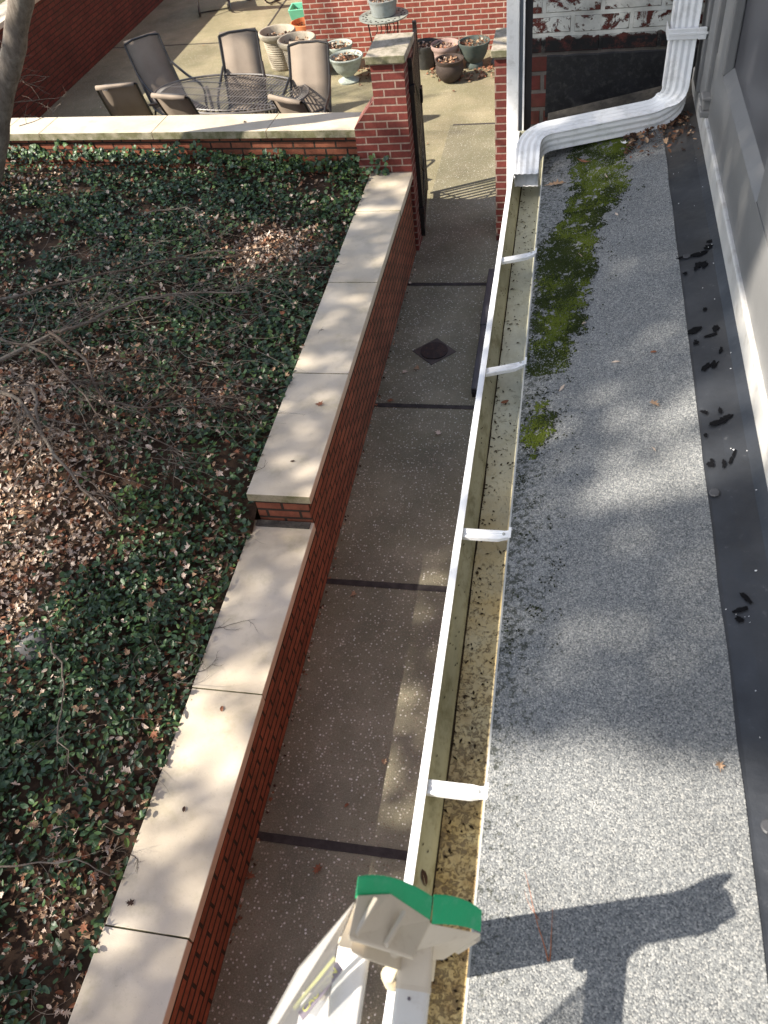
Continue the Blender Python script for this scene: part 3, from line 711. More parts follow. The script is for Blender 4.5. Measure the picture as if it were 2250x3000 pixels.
def leaf(m, p, size, nrm, shape, mi, curl=.25, spin=None):
    nrm = Vector(nrm).normalized(); a = nrm.cross(Vector((0, 1, 0)))
    if a.length < .05: a = nrm.cross(Vector((1, 0, 0)))
    a.normalize(); b = nrm.cross(a); s_ = random.random()*6.283 if spin is None else spin
    u = a*math.cos(s_)+b*math.sin(s_); v = -a*math.sin(s_)+b*math.cos(s_); p = Vector(p); c1 = random.uniform(-1, 1)*curl*.6; c2 = curl*random.uniform(.3, 1.2)
    if size > .018 and len(shape) > 10: shape = [(x*j, y*j) for (x, y), j in zip(shape, [random.uniform(.62, 1.15) for _ in shape])]; w1 = random.uniform(.6, 1.); shape = [(x*w1, y) for x, y in shape]
    vs = [tuple(p+(u*x+v*y+nrm*(c2*abs(x)*1.1+c1*y*y*2-.05*c2))*size) for x, y in shape]; n = len(vs)
    vs.append(tuple(p)); m.add(vs, [(i, (i+1) % n, n) for i in range(n)], mi)
def rn(t_=.6):
    return (random.gauss(0, t_), random.gauss(0, t_), 1)
# bare / brown patches in the bed
def brown(x, y):
    b = 0
    for (cx, cy, rx, ry, s_) in ((-3.75, 3.0, .9, 1.2, 1.6), (-2.35, 6.15, .38, .38, 1.1), (-3.2, 1.9, .35, .5, .8), (-3.0, 4.35, .9, .9, .5), (-1.95, 2.4, .14, 1.3, .45), (-1.88, .9, .1, 1.2, .6), (-4.9, 7.3, .45, .25, .6), (-2.2, .9, .3, .35, .5), (-5.0, 5.5, .5, .5, .3), (-2.3, 3.0, .5, .3, .4), (-4.6, 5.2, .5, .3, .5)):
        d = ((x-cx)/rx)**2+((y-cy)/ry)**2; b = max(b, s_*math.exp(-d*.9))
    return b+.35*fbm(x, y, 1.9, 4)+.18*fbm(x, y, 6, 2)
def in_view(x, y):     # rough limits of the bed that the camera or a step aside can see
    return x > -2.55-.62*y-.5 and y < 7.55
m = MB(); md = MB(); cnt = 0
for k in range(78000):
    y = random.uniform(.0, 7.54+0.0); x = random.uniform(-7.3, -1.79)
    if not in_view(x, y): continue
    if y > 7.5 and x > -1.9: continue
    b = brown(x, y)
    if random.random() < min(.97, max(.02, b*1.35)): continue
    if fbm(x, y, 3.5, 9)+.5 < random.random()*.33: continue
    z = bedz(x, y)+random.uniform(.0, .07)+(.06*max(0, fbm(x, y, 2.3, 1)))
    if y > 7.2: z += (y-7.2)*.3
    near = 1 if y < 3.2 else .9
    # vinca-like small leaves near the front, lobed ivy farther back
    if y < 3.6 and fbm(x, y, 1.2, 11) > -.12: sh, s_ = SH_OVAL, random.uniform(.028, .050)
    else: sh, s_ = SH_IVY, random.uniform(.024, .050)*(1.5 if (abs(x+2.75) < .28 and 2.4 < y < 3.3 and random.random() < .4) else 1)
    r_ = random.random()+.25*fbm(x, y, 1.3, 6)
    mi = 0 if r_ < .32 else 1 if r_ < .60 else 4 if r_ < .70 else 2 if r_ < .93 else 3
    leaf(m, (x, y, z), s_, rn(.55), sh, mi, .35); cnt += 1
for k in range(16000):
    y = random.uniform(.0, 3.3); x = random.uniform(-4.2, -1.80)
    if not in_view(x, y): continue
    b = brown(x, y)
    if random.random() < min(.97, max(.02, b*1.6)) or fbm(x, y, 2.6, 19) < -.18: continue
    r_ = random.random()+.25*fbm(x, y, 1.3, 6)
    leaf(m, (x, y, bedz(x, y)+random.uniform(.02, .09)), random.uniform(.03, .05), rn(.5), SH_OVAL, 0 if r_ < .28 else 1 if r_ < .58 else 4 if r_ < .66 else 2 if r_ < .94 else 3, .3)
kind(tag(m.build('ground_ivy', IVY), 'dense carpet of dark green ivy and vinca leaves in the raised bed', 'ivy'), 'stuff')
for k in range(52000):
    y = random.uniform(.0, 7.52); x = random.uniform(-7.2, -1.80)
    if not in_view(x, y): continue
    b = brown(x, y); pr_ = min(1, max(.09, b*1.35+.13))
    if random.random() > pr_: continue
    z = bedz(x, y)+random.uniform(.0, .035)+(0 if b > .45 else random.uniform(.0, .06))
    r_ = random.random(); pale = .24+.34*(b > .7)+(.12 if b < .3 else 0)
    mi = 1 if r_ < pale else 0 if r_ < pale+.27 else 3 if r_ < pale+.42 else 2 if r_ < .88 else 4
    leaf(md, (x, y, z), random.choice([random.uniform(.018, .04), random.uniform(.03, .058)]), rn(.6), random.choice([SH_MAPLE, SH_MAPLE, SH_OAK, SH_OVAL]), mi, .6)
for k in range(16000):
    y = random.uniform(1.5, 6.9); x = random.uniform(-5.0, -1.85)
    if not in_view(x, y) or brown(x, y) < .62: continue
    leaf(md, (x, y, bedz(x, y)+random.uniform(.01, .05)), random.choice([random.uniform(.015, .035), random.uniform(.035, .065)]), rn(.6), random.choice([SH_MAPLE, SH_OAK, SH_OVAL]), random.choice([0, 0, 1, 1, 1, 3, 2]), .6)
kind(tag(md.build('leaf_litter', DEAD), 'fallen dry tan and brown leaves among the ivy', 'fallen leaves'), 'stuff')
# pale leaves caught on top of ivy (stuff)
md = MB()
for k in range(560):
    y = random.uniform(.2, 7.3); x = random.uniform(-6.6, -1.85)
    if not in_view(x, y): continue
    leaf(md, (x, y, bedz(x, y)+random.uniform(.07, .12)), random.uniform(.035, .068), rn(.6), SH_MAPLE, random.choice([1, 1, 0, 0, 3]), .8)
kind(tag(md.build('pale_leaves', DEAD), 'pale curled maple leaves lying on top of the ivy', 'fallen leaves'), 'stuff')
# ivy climbing on the patio wall
m = MB()
for k in range(620):
    x = random.uniform(-5.9, -1.62); y0_ = 7.52+(-(x+1.9))*.0611 if x < -1.9 else 7.44
    hmax = .10+.16*max(0, fbm(x, 0, 1.8, 2)+.2)+.05*fbm(x, 0, 7)
    if x > -1.95: hmax = .22
    z = bedz(x, 7.5)+random.random()**1.4*hmax+.02
    leaf(m, (x, y0_-random.uniform(-.01, .05), z), random.uniform(.035, .06), (random.gauss(0, .4), -1, random.uniform(.2, 1.2)), SH_IVY, random.choice([0, 1, 2, 2, 3, 4]), .3)
kind(tag(m.build('climbing_ivy', IVY), 'ivy leaves creeping up the foot of the low patio wall', 'ivy'), 'stuff')
# creeping stems hanging on coping
def stem(m, p0, d, L, n, rad, wig=.35, grav=0, mi=0, branch=0):
    p = Vector(p0); d = Vector(d).normalized(); pts = [p.copy()]
    for k in range(n):
        d = (d+Vector((random.gauss(0, wig), random.gauss(0, wig), random.gauss(0, wig*.4)+grav))).normalized(); p = p+d*L/n; pts.append(p.copy())
    m.tube(pts, [rad*(1-.75*i/n) for i in range(n+1)], 5, mi)
    if branch:
        for q in pts[1:-1]:
            if random.random() < .5:
                stem(m, q, d+Vector((random.gauss(0, .8), random.gauss(0, .8), random.gauss(0, .2))), L*.4, max(3, n-2), rad*.55, wig, grav, mi, branch-1)

# ------------------------------------------------------------------ fallen branches
def fallen(label, pts, r0, nside, Ls, seed, mat='twig', cat='branch', group=None):
    random.seed(seed); P = []
    for (x, y, h) in pts: P.append(Vector((x, y, bedz(x, y)+h)))
    Q = [P[0]]
    for a, b in zip(P[:-1], P[1:]):
        for k in range(1, 5): Q.append(a.lerp(b, k/4)+Vector((random.gauss(0, .012), random.gauss(0, .012), random.gauss(0, .006))))
    m = MB(); n = len(Q); m.tube(Q, [r0*(1-.7*i/(n-1)) for i in range(n)], 8)
    for k in range(nside):
        i = random.randrange(n//4, n-1); d = (Q[min(i+1, n-1)]-Q[i-1]).normalized(); s_ = random.choice((-1, 1))
        dd = d+Vector((-d.y, d.x, 0))*s_*random.uniform(.4, 1.1)+Vector((0, 0, random.uniform(-.02, .12)))
        stem(m, Q[i], dd, Ls*random.uniform(.5, 1.2), 8, r0*.28*random.uniform(.5, 1), .2, -.015, 0, 2)
    return tag(m.build('fallen_branch', M[mat], smooth=True), label, cat, group)
G = 'dead branches lying on the ivy'
fallen('thick forked dead branch reaching in from the left edge over the ivy', [(-4.9, 3.3, .10), (-4.2, 3.75, .14), (-3.62, 4.52, .17), (-3.5, 4.62, .17), (-3.12, 5.05, .16), (-2.82, 5.22, .12), (-2.35, 5.3, .12)], .020, 16, .8, 1, group=G)
fallen('lower thick dead branch running from the left edge towards the brown leaf patch', [(-4.9, 3.9, .06), (-3.85, 3.95, .12), (-3.55, 3.85, .12), (-3.12, 3.42, .10), (-2.62, 3.05, .08)], .022, 16, .7, 2, group=G)
fallen('thin arching dead branch with fine twigs across the middle of the ivy', [(-3.62, 4.52, .20), (-3.2, 4.2, .2), (-2.9, 3.85, .16), (-2.6, 3.9, .14), (-2.2, 4.05, .14)], .012, 26, .6, 3, 'twig_dark', group=G)
fallen('short grey dead stick standing out over the brown leaf patch', [(-3.5, 3.95, .14), (-3.36, 3.75, .15), (-3.22, 3.35, .04)], .016, 3, .3, 4, group=G)
fallen('long thin twiggy branch near the tall wall step', [(-4.3, 4.6, .16), (-3.5, 4.25, .2), (-2.9, 3.7, .2), (-2.2, 3.45, .16)], .011, 30, .55, 5, 'twig_dark', group=G)
fallen('thin dead branch lying farther back in the ivy towards the wall', [(-4.3, 4.9, .18), (-3.5, 5.3, .2), (-2.8, 5.7, .2), (-2.1, 5.9, .15)], .011, 26, .6, 6, 'twig_dark', group=G)
fallen('wispy dead twig in the back half of the ivy bed', [(-3.6, 6.3, .16), (-3.2, 6.4, .2), (-2.9, 6.0, .2)], .007, 9, .4, 8, group=G)
fallen('pale bare stem lying in the ivy at the lower left', [(-2.62, 2.15, .12), (-2.42, 1.9, .14), (-2.32, 1.62, .12), (-2.12, 1.42, .10)], .006, 5, .3, 9, group=G)
fallen('small dry twig lying in the ivy at the bottom left', [(-2.35, 1.0, .1), (-2.0, 1.08, .12), (-1.78, 1.05, .1)], .005, 6, .2, 10, group=G)
random.seed(21)
m = MB()
for k in range(300):
    a = random.random()**.6; x = -2.1-2.3*random.random(); y = 3.3+2.6*random.random()+(x+3)*-.1
    stem(m, (x, y, bedz(x, y)+random.uniform(.09, .17)), (random.uniform(-.2, 1), random.uniform(-.9, .6), 0), random.uniform(.25, .7), 8, random.uniform(.0015, .003), .16, 0)
for k in range(120):
    y = random.uniform(.3, 6.8); x = -1.85-random.random()*.8*max(.2, random.random()); stem(m, (x, y, bedz(x, y)+random.uniform(.06, .1)), (random.gauss(0, 1), random.gauss(0, 1), .1), random.uniform(.1, .3), 6, .0016, .3, 0)
kind(tag(m.build('brushwood', M['twig']), 'tangle of fine dead twigs over the ivy', 'twigs'), 'stuff')
def coptwig(x, y, z, d, L, label, seed):
    random.seed(seed); m = MB(); stem(m, (x, y, z), d, L, 7, .0022, .25, 0, 0, 2)
    for v in range(len(m.v)): m.v[v] = (m.v[v][0], m.v[v][1], max(m.v[v][2], z-.0+.0015))
    tag(m.build('dry_twig', M['twig_dark']), label, 'twig', 'dry twigs spilling onto the coping')
coptwig(-1.82, 2.42, .583, (1, .25, .02), .26, 'curled dry twig arching onto the mossy coping slab below the wall step', 31)
coptwig(-1.82, 2.12, .583, (.6, 1, .02), .16, 'short dark twig lying along the ivy edge just above a coping joint', 32)
coptwig(-1.80, 1.16, .583, (1, .1, .02), .10, 'thin twig poking onto the wide lowest coping slab', 33)
coptwig(-1.82, 3.42, .815, (1, .3, .02), .14, 'twig resting on the end of the upper coping beside the step', 34)
coptwig(-1.72, 4.95, .815, (1, 0, .02), .12, 'thin curved twig in the middle of an upper coping slab', 35)

# single leaves
def one(name, label, x, y, z, size, shape, mat, cat='leaf', nrm=(0, 0, 1), curl=.3, spin=None, g=None):
    m = MB(); leaf(m, (0, 0, 0), size, nrm, shape, 0, curl, spin)
    o = m.build(name, mat); o.location = (x, y, z); return tag(o, label, cat, g)
random.seed(5)
Gl = 'single fallen leaves'
one('oak_leaf', 'tan pointed oak leaf lying by the downspout outlet on the roof', -.034, 2.925, rz(-.034)+.006, .075, SH_OAK, DEAD[0], spin=1.9, g=Gl)
one('oak_leaf', 'brown curled leaf on the moss beneath the downspout bend', .06, 3.05, rz(.06)+.008, .05, SH_OAK, DEAD[3], curl=.6, g=Gl)
one('fallen_leaf', 'small tan curled leaf on the open middle of the grey roof', .243, 1.65, rz(.243)+.008, .036, SH_MAPLE, DEAD[0], curl=.8, g=Gl)
one('fallen_leaf', 'tiny rust leaf near the black border of the roof', .25, 1.86, rz(.25)+.005, .018, SH_OVAL, DEAD[3], g=Gl)
one('fallen_leaf', 'orange curled leaf by the membrane border low on the roof', .305, .70, rz(.305)+.006, .022, SH_MAPLE, DEAD[0], curl=.8, g=Gl)
one('fallen_leaf', 'dark pointed leaf stuck to the inner side of the gutter near the ladder head', -.180, .50, 2.800, .030, SH_OVAL, DEAD[4], nrm=(1, 0, .8), spin=.5, g=Gl)
one('fallen_leaf', 'small red leaf on the gutter floor by the second hanger', -.135, 1.83, 2.772, .026, SH_OVAL, DEAD[3], g=Gl)
for i, (x, y, z, s_, lab, mi) in enumerate([(-1.30, 5.12, .012, .08, 'rust leaf by the dark walkway joint below the drain', 3), (-.86, 4.75, .012, .07, 'pale star-shaped leaf on the walkway beside the gutter', 1), (-1.24, 5.50, .01, .06, 'pale leaf on the walkway left of the drain', 1),
        (-1.15, 5.55, .012, .07, 'pinkish leaf just below the iron drain', 0), (-1.22, 3.15, .01, .05, 'small leaf on the walkway joint beside the lower wall', 0), (-1.42, 3.55, .012, .05, 'small tan leaf at the foot of the wall below the step', 0), (-.82, 2.02, .012, .05, 'orange leaf on the walkway near the gutter above the ladder', 0),
        (-1.06, 1.40, .012, .065, 'orange leaf on the walkway just below the nearest joint', 3), (-.98, 1.75, .01, .03, 'tiny orange leaf on the walkway above the nearest joint', 3), (-1.40, 1.32, .02, .07, 'rust leaf wedged at the foot of the low wall', 3),
        (-1.53, 4.10, .818, .075, 'curled brown leaf on the longest upper coping slab', 3), (-1.60, 1.94, .586, .035, 'small red leaf on the coping slab below the second joint', 3), (-1.62, 1.40, .586, .03, 'small dark leaf on the lower coping slab', 4), (-1.72, .96, .586, .05, 'dark curled leaf on the coping just above the lowest joint', 4),
        (-3.05, 7.78, 1.20, .05, 'dark leaf on the coping of the low patio wall', 4), (-1.58, 3.55, .815, .03, 'dark speck of leaf near the end of the upper coping', 4)]):
    one('fallen_leaf', lab, x, y, z, s_, SH_MAPLE if s_ > .045 else SH_OVAL, DEAD[mi], curl=.7, g=Gl)
m = MB()
for (x, y) in ((.062, 2.40), (.155, 1.84), (.075, 2.04), (.235, 1.49), (.02, 1.76), (.14, 2.9), (.17, 2.62)):
    leaf(m, (x, y, rz(x)+.006), random.uniform(.012, .022), rn(.3), [(0, -.9), (.2, 0), (0, .9), (-.2, 0)], 0, .2)
kind(tag(m.build('seed_husks', DEAD[1]), 'pale seed husks scattered over the roof and moss', 'husks'), 'stuff')
m = MB()
stem(m, (.036, .375, rz(.03)+.004), (-.12, .5, .06), .13, 8, .0011, .08); stem(m, (.038, .375, rz(.03)+.004), (.0, .6, .08), .075, 7, .0011, .08); stem(m, (.02, .43, rz(.03)+.01), (-.35, .5, .02), .05, 7, .0006, .1)
tag(m.build('pine_needles', leafm('needle_rust', (.30, .09, .03), (.42, .15, .06))), 'rust coloured pine needles on the roof beside the ladder head', 'needles')
# debris at roof corner
random.seed(77); m = MB()
for k in range(260):
    x = random.uniform(.20, .44); y = 3.26-abs(random.gauss(0, .11))-(.44-x)*.2
    leaf(m, (x, y, rz(x)+.005+random.random()*.01), random.uniform(.006, .028), rn(.5), random.choice([SH_OVAL, SH_MAPLE]), random.choice([0, 2, 2, 3, 4, 4, 4]), .5)
kind(tag(m.build('corner_debris', DEAD), 'leaf crumbs gathered in the roof corner under the downspout', 'debris'), 'stuff')
m = MB(); leaf(m, (.20, 3.12, rz(.2)+.012), .03, (.1, 0, 1), SH_MAPLE, 0, .3); tag(m.build('paint_chip', M['white']), 'white flake of paint by the downspout bend', 'flake')
# litter at wall foot on walkway, and around pots
random.seed(78); m = MB()
for k in range(150):
    y = random.uniform(1.0, 7.2); leaf(m, (-1.415+abs(random.gauss(0, .012)), y, .008), random.uniform(.01, .035), rn(.5), SH_MAPLE, random.choice([0, 1, 2, 3, 4, 4]), .6)
for k in range(330):
    x, y, s_ = random.choice([(-2.6, 12.15, .22), (-1.35, 12.0, .2), (-2.75, 12.45, .25), (-1.15, 12.15, .2), (-1.9, 12.3, .2), (-.9, 12.4, .3)]); leaf(m, (random.gauss(x, s_), min(12.9, random.gauss(y, .13)), .015), random.uniform(.04, .09), rn(.4), SH_MAPLE, random.choice([0, 0, 2, 3, 3]), .6)
for k in range(50):
    leaf(m, (random.uniform(-7, -1), random.uniform(8.5, 16), .012), random.uniform(.03, .06), rn(.3), SH_MAPLE, random.choice([0, 1, 2, 3]), .6)
kind(tag(m.build('ground_litter', DEAD), 'dry leaves along the wall foot and around the pots', 'fallen leaves'), 'stuff')
def stone(x, y, z, s_, label, seed, g=None):
    random.seed(seed); bm = bmesh.new(); bmesh.ops.create_icosphere(bm, subdivisions=3, radius=1)
    for v in bm.verts:
        v.co = v.co*(1+.22*noise.noise(v.co*1.3+Vector((seed, 0, 0)))+.05*noise.noise(v.co*5)); v.co = Vector((v.co.x*s_[0], v.co.y*s_[1], v.co.z*s_[2]))
    me = bpy.data.meshes.new('stone'); bm.to_mesh(me); bm.free(); me.materials.append(M['rock'])
    for p in me.polygons: p.use_smooth = True
    o = bpy.data.objects.new('stone', me); COL.objects.link(o); o.location = (x, y, z); tag(o, label, 'stone', g)
stone(-2.80, 2.2, .60, (.11, .12, .08), 'grey stone half buried in brown leaves at the left edge', 3)
stone(-.95, 12.35, .06, (.13, .09, .08), 'dark stone on the patio beside the rightmost dark pot', 5)

# ------------------------------------------------------------------ trees
random.seed(11)
t = thing('leaning_tree', 'grey barked tree trunk leaning at the top left corner of the ivy bed', 'tree', (-5.9, 6.85, .9))
m = MB(); L0 = Vector((-5.9, 6.85, .9))
tp = [(-5.9, 6.85, .9), (-5.42, 7.0, 1.10), (-5.22, 7.02, 1.45), (-5.02, 7.02, 1.75), (-4.72, 7.02, 2.12), (-4.40, 7.0, 2.55), (-4.1, 6.9, 3.1), (-3.9, 6.6, 4.2), (-3.9, 6.2, 6.), (-4.2, 6., 8.)]
tp = [(-5.62, 6.95, .85), (-5.36, 7.0, 1.2)]+tp[3:]
Q = [Vector(p)-L0 for p in tp]; QQ = []
for a, b in zip(Q[:-1], Q[1:]):
    for k in range(4): QQ.append(a.lerp(b, k/4)+Vector((random.gauss(0, .006), random.gauss(0, .006), 0)))
m.tube(QQ, [.115*(1-.35*i/len(QQ))*(1+.06*random.uniform(-1, 1)) for i in range(len(QQ))], 14); m.build('trunk', M['bark'], t, smooth=True)
m = MB()
for (a, b, c, d) in ((.55, .0, .9, 0), (.65, .05, 1.0, 1), (.5, .1, .8, 2), (1.0, 0, 1.5, 3), (1.3, .1, 1.6, 4)):
    stem(m, (Q[2]+Vector((.1, 0, (d-1)*.2))), (1, .3*random.gauss(0, 1), random.gauss(-.1, .3)), .55, 8, .004, .25, 0, 0, 2)
m.build('twig', M['twig'], t)
m = MB()
for k in range(16): stem(m, QQ[-1-random.randrange(8)], (random.gauss(0, 1), random.gauss(0, 1), .7), 2.2, 8, .03, .25, 0, 0, 1)
m.build('limb', M['bark'], t)

# unseen shade trees, added; leaves placed by a light map in sun-projected coordinates p = x+1.05z, q = y+.45z
def blobv(p, q, lst):
    v = 0
    for (a, b, ra, rb, s_) in lst:
        d = ((p-a)/ra)**2+((q-b)/rb)**2
        if d < 4: v = max(v, s_*math.exp(-d*1.2)) if s_ > 0 else v
    return v
BED_LIT = [(-5.0, 7.6, 1.4, .45, .9), (-3.2, 7.7, 1.2, .35, .7), (-1.6, 6.5, .35, .45, 1.), (-.75, 7.6, .4, .10, 1.), (-.75, 7.15, .4, .10, 1.), (-2.9, 3.4, .8, .9, 1.), (-2.5, 2.6, .6, .5, .8), (-2.4, 4.9, .3, .25, .4), (-1.0, 2.05, .5, .22, 1.), (-1.05, 1.6, .28, .18, .9),
           (-4.0, 5.6, .4, .3, .5), (-1.55, 1.2, .2, .2, .6), (-2.2, 4.0, .25, .2, .4), (-2.05, 2.2, .3, .15, .5), (-1.2, .6, .15, .3, .4), (-.75, 4.9, .4, .12, .55), (-.75, 5.8, .4, .1, .4), (-2.0, 5.2, .3, .2, .4)]
def bed_density(p, q):
    if q > 8.1: return 0
    if p > -.78 and q < 3.6: return .68 if q < 2.6 else .78
    return max(0, (.66 if q > 3.5 else .56)*(1-blobv(p, q, BED_LIT)))
def roof_density(p, q):
    # roof p 2.95-3.45 (q = y+1.31), wall p 3.5-4.3
    y = q-1.46; x = p-3.05
    if x > .55 and y < 2.05: return .0 if y > 1.0 else .6 if y > .6 else .1
    if y < .72: d = .0
    elif y < .96: d = .97
    elif y < 1.04: d = .45
    elif y < 1.22: d = .85
    elif y < 1.34: d = .75
    elif y < 1.75: d = .18 if x > .12+.1*(y-1.4) else .7
    elif y < 1.95: d = .9 if x < .2 else .6
    elif y < 2.9: d = .92
    else: d = .8
    if y > 1.95 and x > .62: d = 1.
    return d
def shade(mesh, n, pr, qr, zr, dens, size, seed):
    random.seed(seed)
    for k in range(n):
        p = random.uniform(*pr); q = random.uniform(*qr)
        if random.random() > dens(p, q): continue
        z = random.uniform(*zr); pos = Vector((p-1.05*z, q-.50*z, z)); s_ = random.uniform(*size)
        nrm = -SUN+Vector((random.gauss(0, .5), random.gauss(0, .5), random.gauss(0, .5)))
        leaf(mesh, pos, s_, nrm, [(0, -.6), (.28, 0), (0, .6), (-.28, 0)], 0, .1)
def shade_tree(label, base, top, limbs, mesh):
    t = thing('added_shade_tree', label, 'tree', base, 0, 'unseen trees added to shade the garden')
    m = MB(); h = Vector(top)-Vector(base); m.tube([(0, 0, 0), h*.3+Vector((.1, 0, 0)), h*.6, h], [.22, .18, .13, .05], 10)
    m.build('trunk', M['bark'], t, smooth=True)
    m = MB()
    for q in limbs: a = h*random.uniform(.5, .9); b = Vector(q)-Vector(base); m.tube([a, a.lerp(b, .5)+Vector((0, 0, .2)), b], [.05, .03, .01], 6)
    m.build('limb', M['bark'], t, smooth=True)
    k = Vector(base); mesh.v = [(x-k.x, y-k.y, z-k.z) for x, y, z in mesh.v]
    mesh.build('shade_crown', M['shade_leaf'], t)
m = MB(); shade(m, 21000, (-6.3, -.2), (.0, 8.1), (8.5, 10.5), bed_density, (.10, .17), 3)
shade_tree('unseen evergreen added far left, foliage shaped to cast shade on the ivy bed', (-16.5, -3.5, .6), (-13.5, -1., 9.8), [(-13+random.uniform(-3, 3), random.uniform(-4, 3), 9.5) for _ in range(14)], m)
m = MB(); shade(m, 9000, (2.85, 4.4), (1.75, 5.6), (8.5, 9.8), roof_density, (.055, .10), 4)
shade_tree('unseen evergreen added out of view, foliage shaped to cast shade on the small roof', (-9.0, -6.2, .7), (-6.3, -.9, 9.2), [(-6.2+random.uniform(-.6, .8), random.uniform(-1.8, .3), 9.0) for _ in range(10)], m)
# light branch shadows over the patio
random.seed(12); m = MB()
t = thing('bare_tree', 'bare winter tree outside the boundary wall', 'tree', (-13.5, 6.2, 1.1))
m.tube([(0, 0, 0), (.3, .1, 2.5), (.6, .3, 5.5), (.9, .5, 8)], [.2, .16, .11, .04], 10)
for k in range(26):
    z = random.uniform(3, 7.5); stem(m, (.5, .25, z), (random.uniform(-.3, 1), random.uniform(-.5, 1), random.uniform(.1, .6)), random.uniform(1.5, 3.6), 9, .045, .18, 0, 0, 2)
m.build('trunk', M['bark'], t, smooth=True)

# shrub at left behind patio wall
random.seed(13); m = MB(); t = thing('dark_shrub', 'dark clipped shrub in the corner between the boundary wall and patio wall', 'shrub', (-7.0, 9.0, 0))
for k in range(2600):
    a = Vector((random.gauss(0, 1), random.gauss(0, 1), random.gauss(0, 1))).normalized()*random.uniform(.7, 1)
    leaf(m, (a.x*.36, a.y*.5, .52+a.z*.5), random.uniform(.03, .06), a+Vector((0, 0, .3)), SH_OVAL, 0, .2)
m.build('foliage', M['bush'], t); m = MB(); m.tube([(0, 0, 0), (.02, 0, .5)], [.03, .02], 8); m.build('stem', M['bark'], t)

# ------------------------------------------------------------------ table and chairs
t = thing('oval_table', 'oval slatted dark metal patio table surrounded by sling chairs', 'table', (-3.97, 9.84, 0), R(-12))
A, B, Zt = 1.02, .58, .72
def ell(a, b, n=56, z=Zt, c=1): return [(a*math.cos(2*math.pi*k/n), b*math.sin(2*math.pi*k/n), z) for k in range(n+1)]
m = MB()
m.tube(ell(A, B), .013, 6); m.tube(ell(A-.09, B-.09), .007, 5); m.build('rim', M['table_metal'], t, smooth=True)
m = MB()
for k in range(110):
    a = 2*math.pi*k/110; m.tube([((A-.09)*math.cos(a), (B-.09)*math.sin(a), Zt), (A*math.cos(a), B*math.sin(a), Zt)], .0045, 4)
m.build('rim_spoke', M['table_metal'], t)
m = MB()
for k in range(-22, 23):
    x = k*.043; 
    if abs(x) >= A-.1: continue
    yy = (B-.09)*math.sqrt(max(0, 1-(x/(A-.09))**2)); m.box(x-.0075, x+.0075, -yy, yy, Zt-.004, Zt+.002)
for yv in (-.28, -.1, .1, .28):
    xx = (A-.09)*math.sqrt(1-(yv/(B-.09))**2); m.box(-xx, xx, yv-.008, yv+.008, Zt+.0022, Zt+.0065)
m.build('slatted_top', M['table_metal'], t)
for sx in (-1, 1):
    for sy in (-1, 1):
        m = MB(); m.tube(smoothpath([(sx*.45, sy*.22, .70), (sx*.42, sy*.2, .35), (sx*.62, sy*.36, .0)], .2), .02, 8); m.build('leg', M['table_metal'], t, smooth=True)
m = MB(); m.tube(ell(.42, .22, 30, .36), .01, 6); m.build('stretcher_ring', M['table_metal'], t)

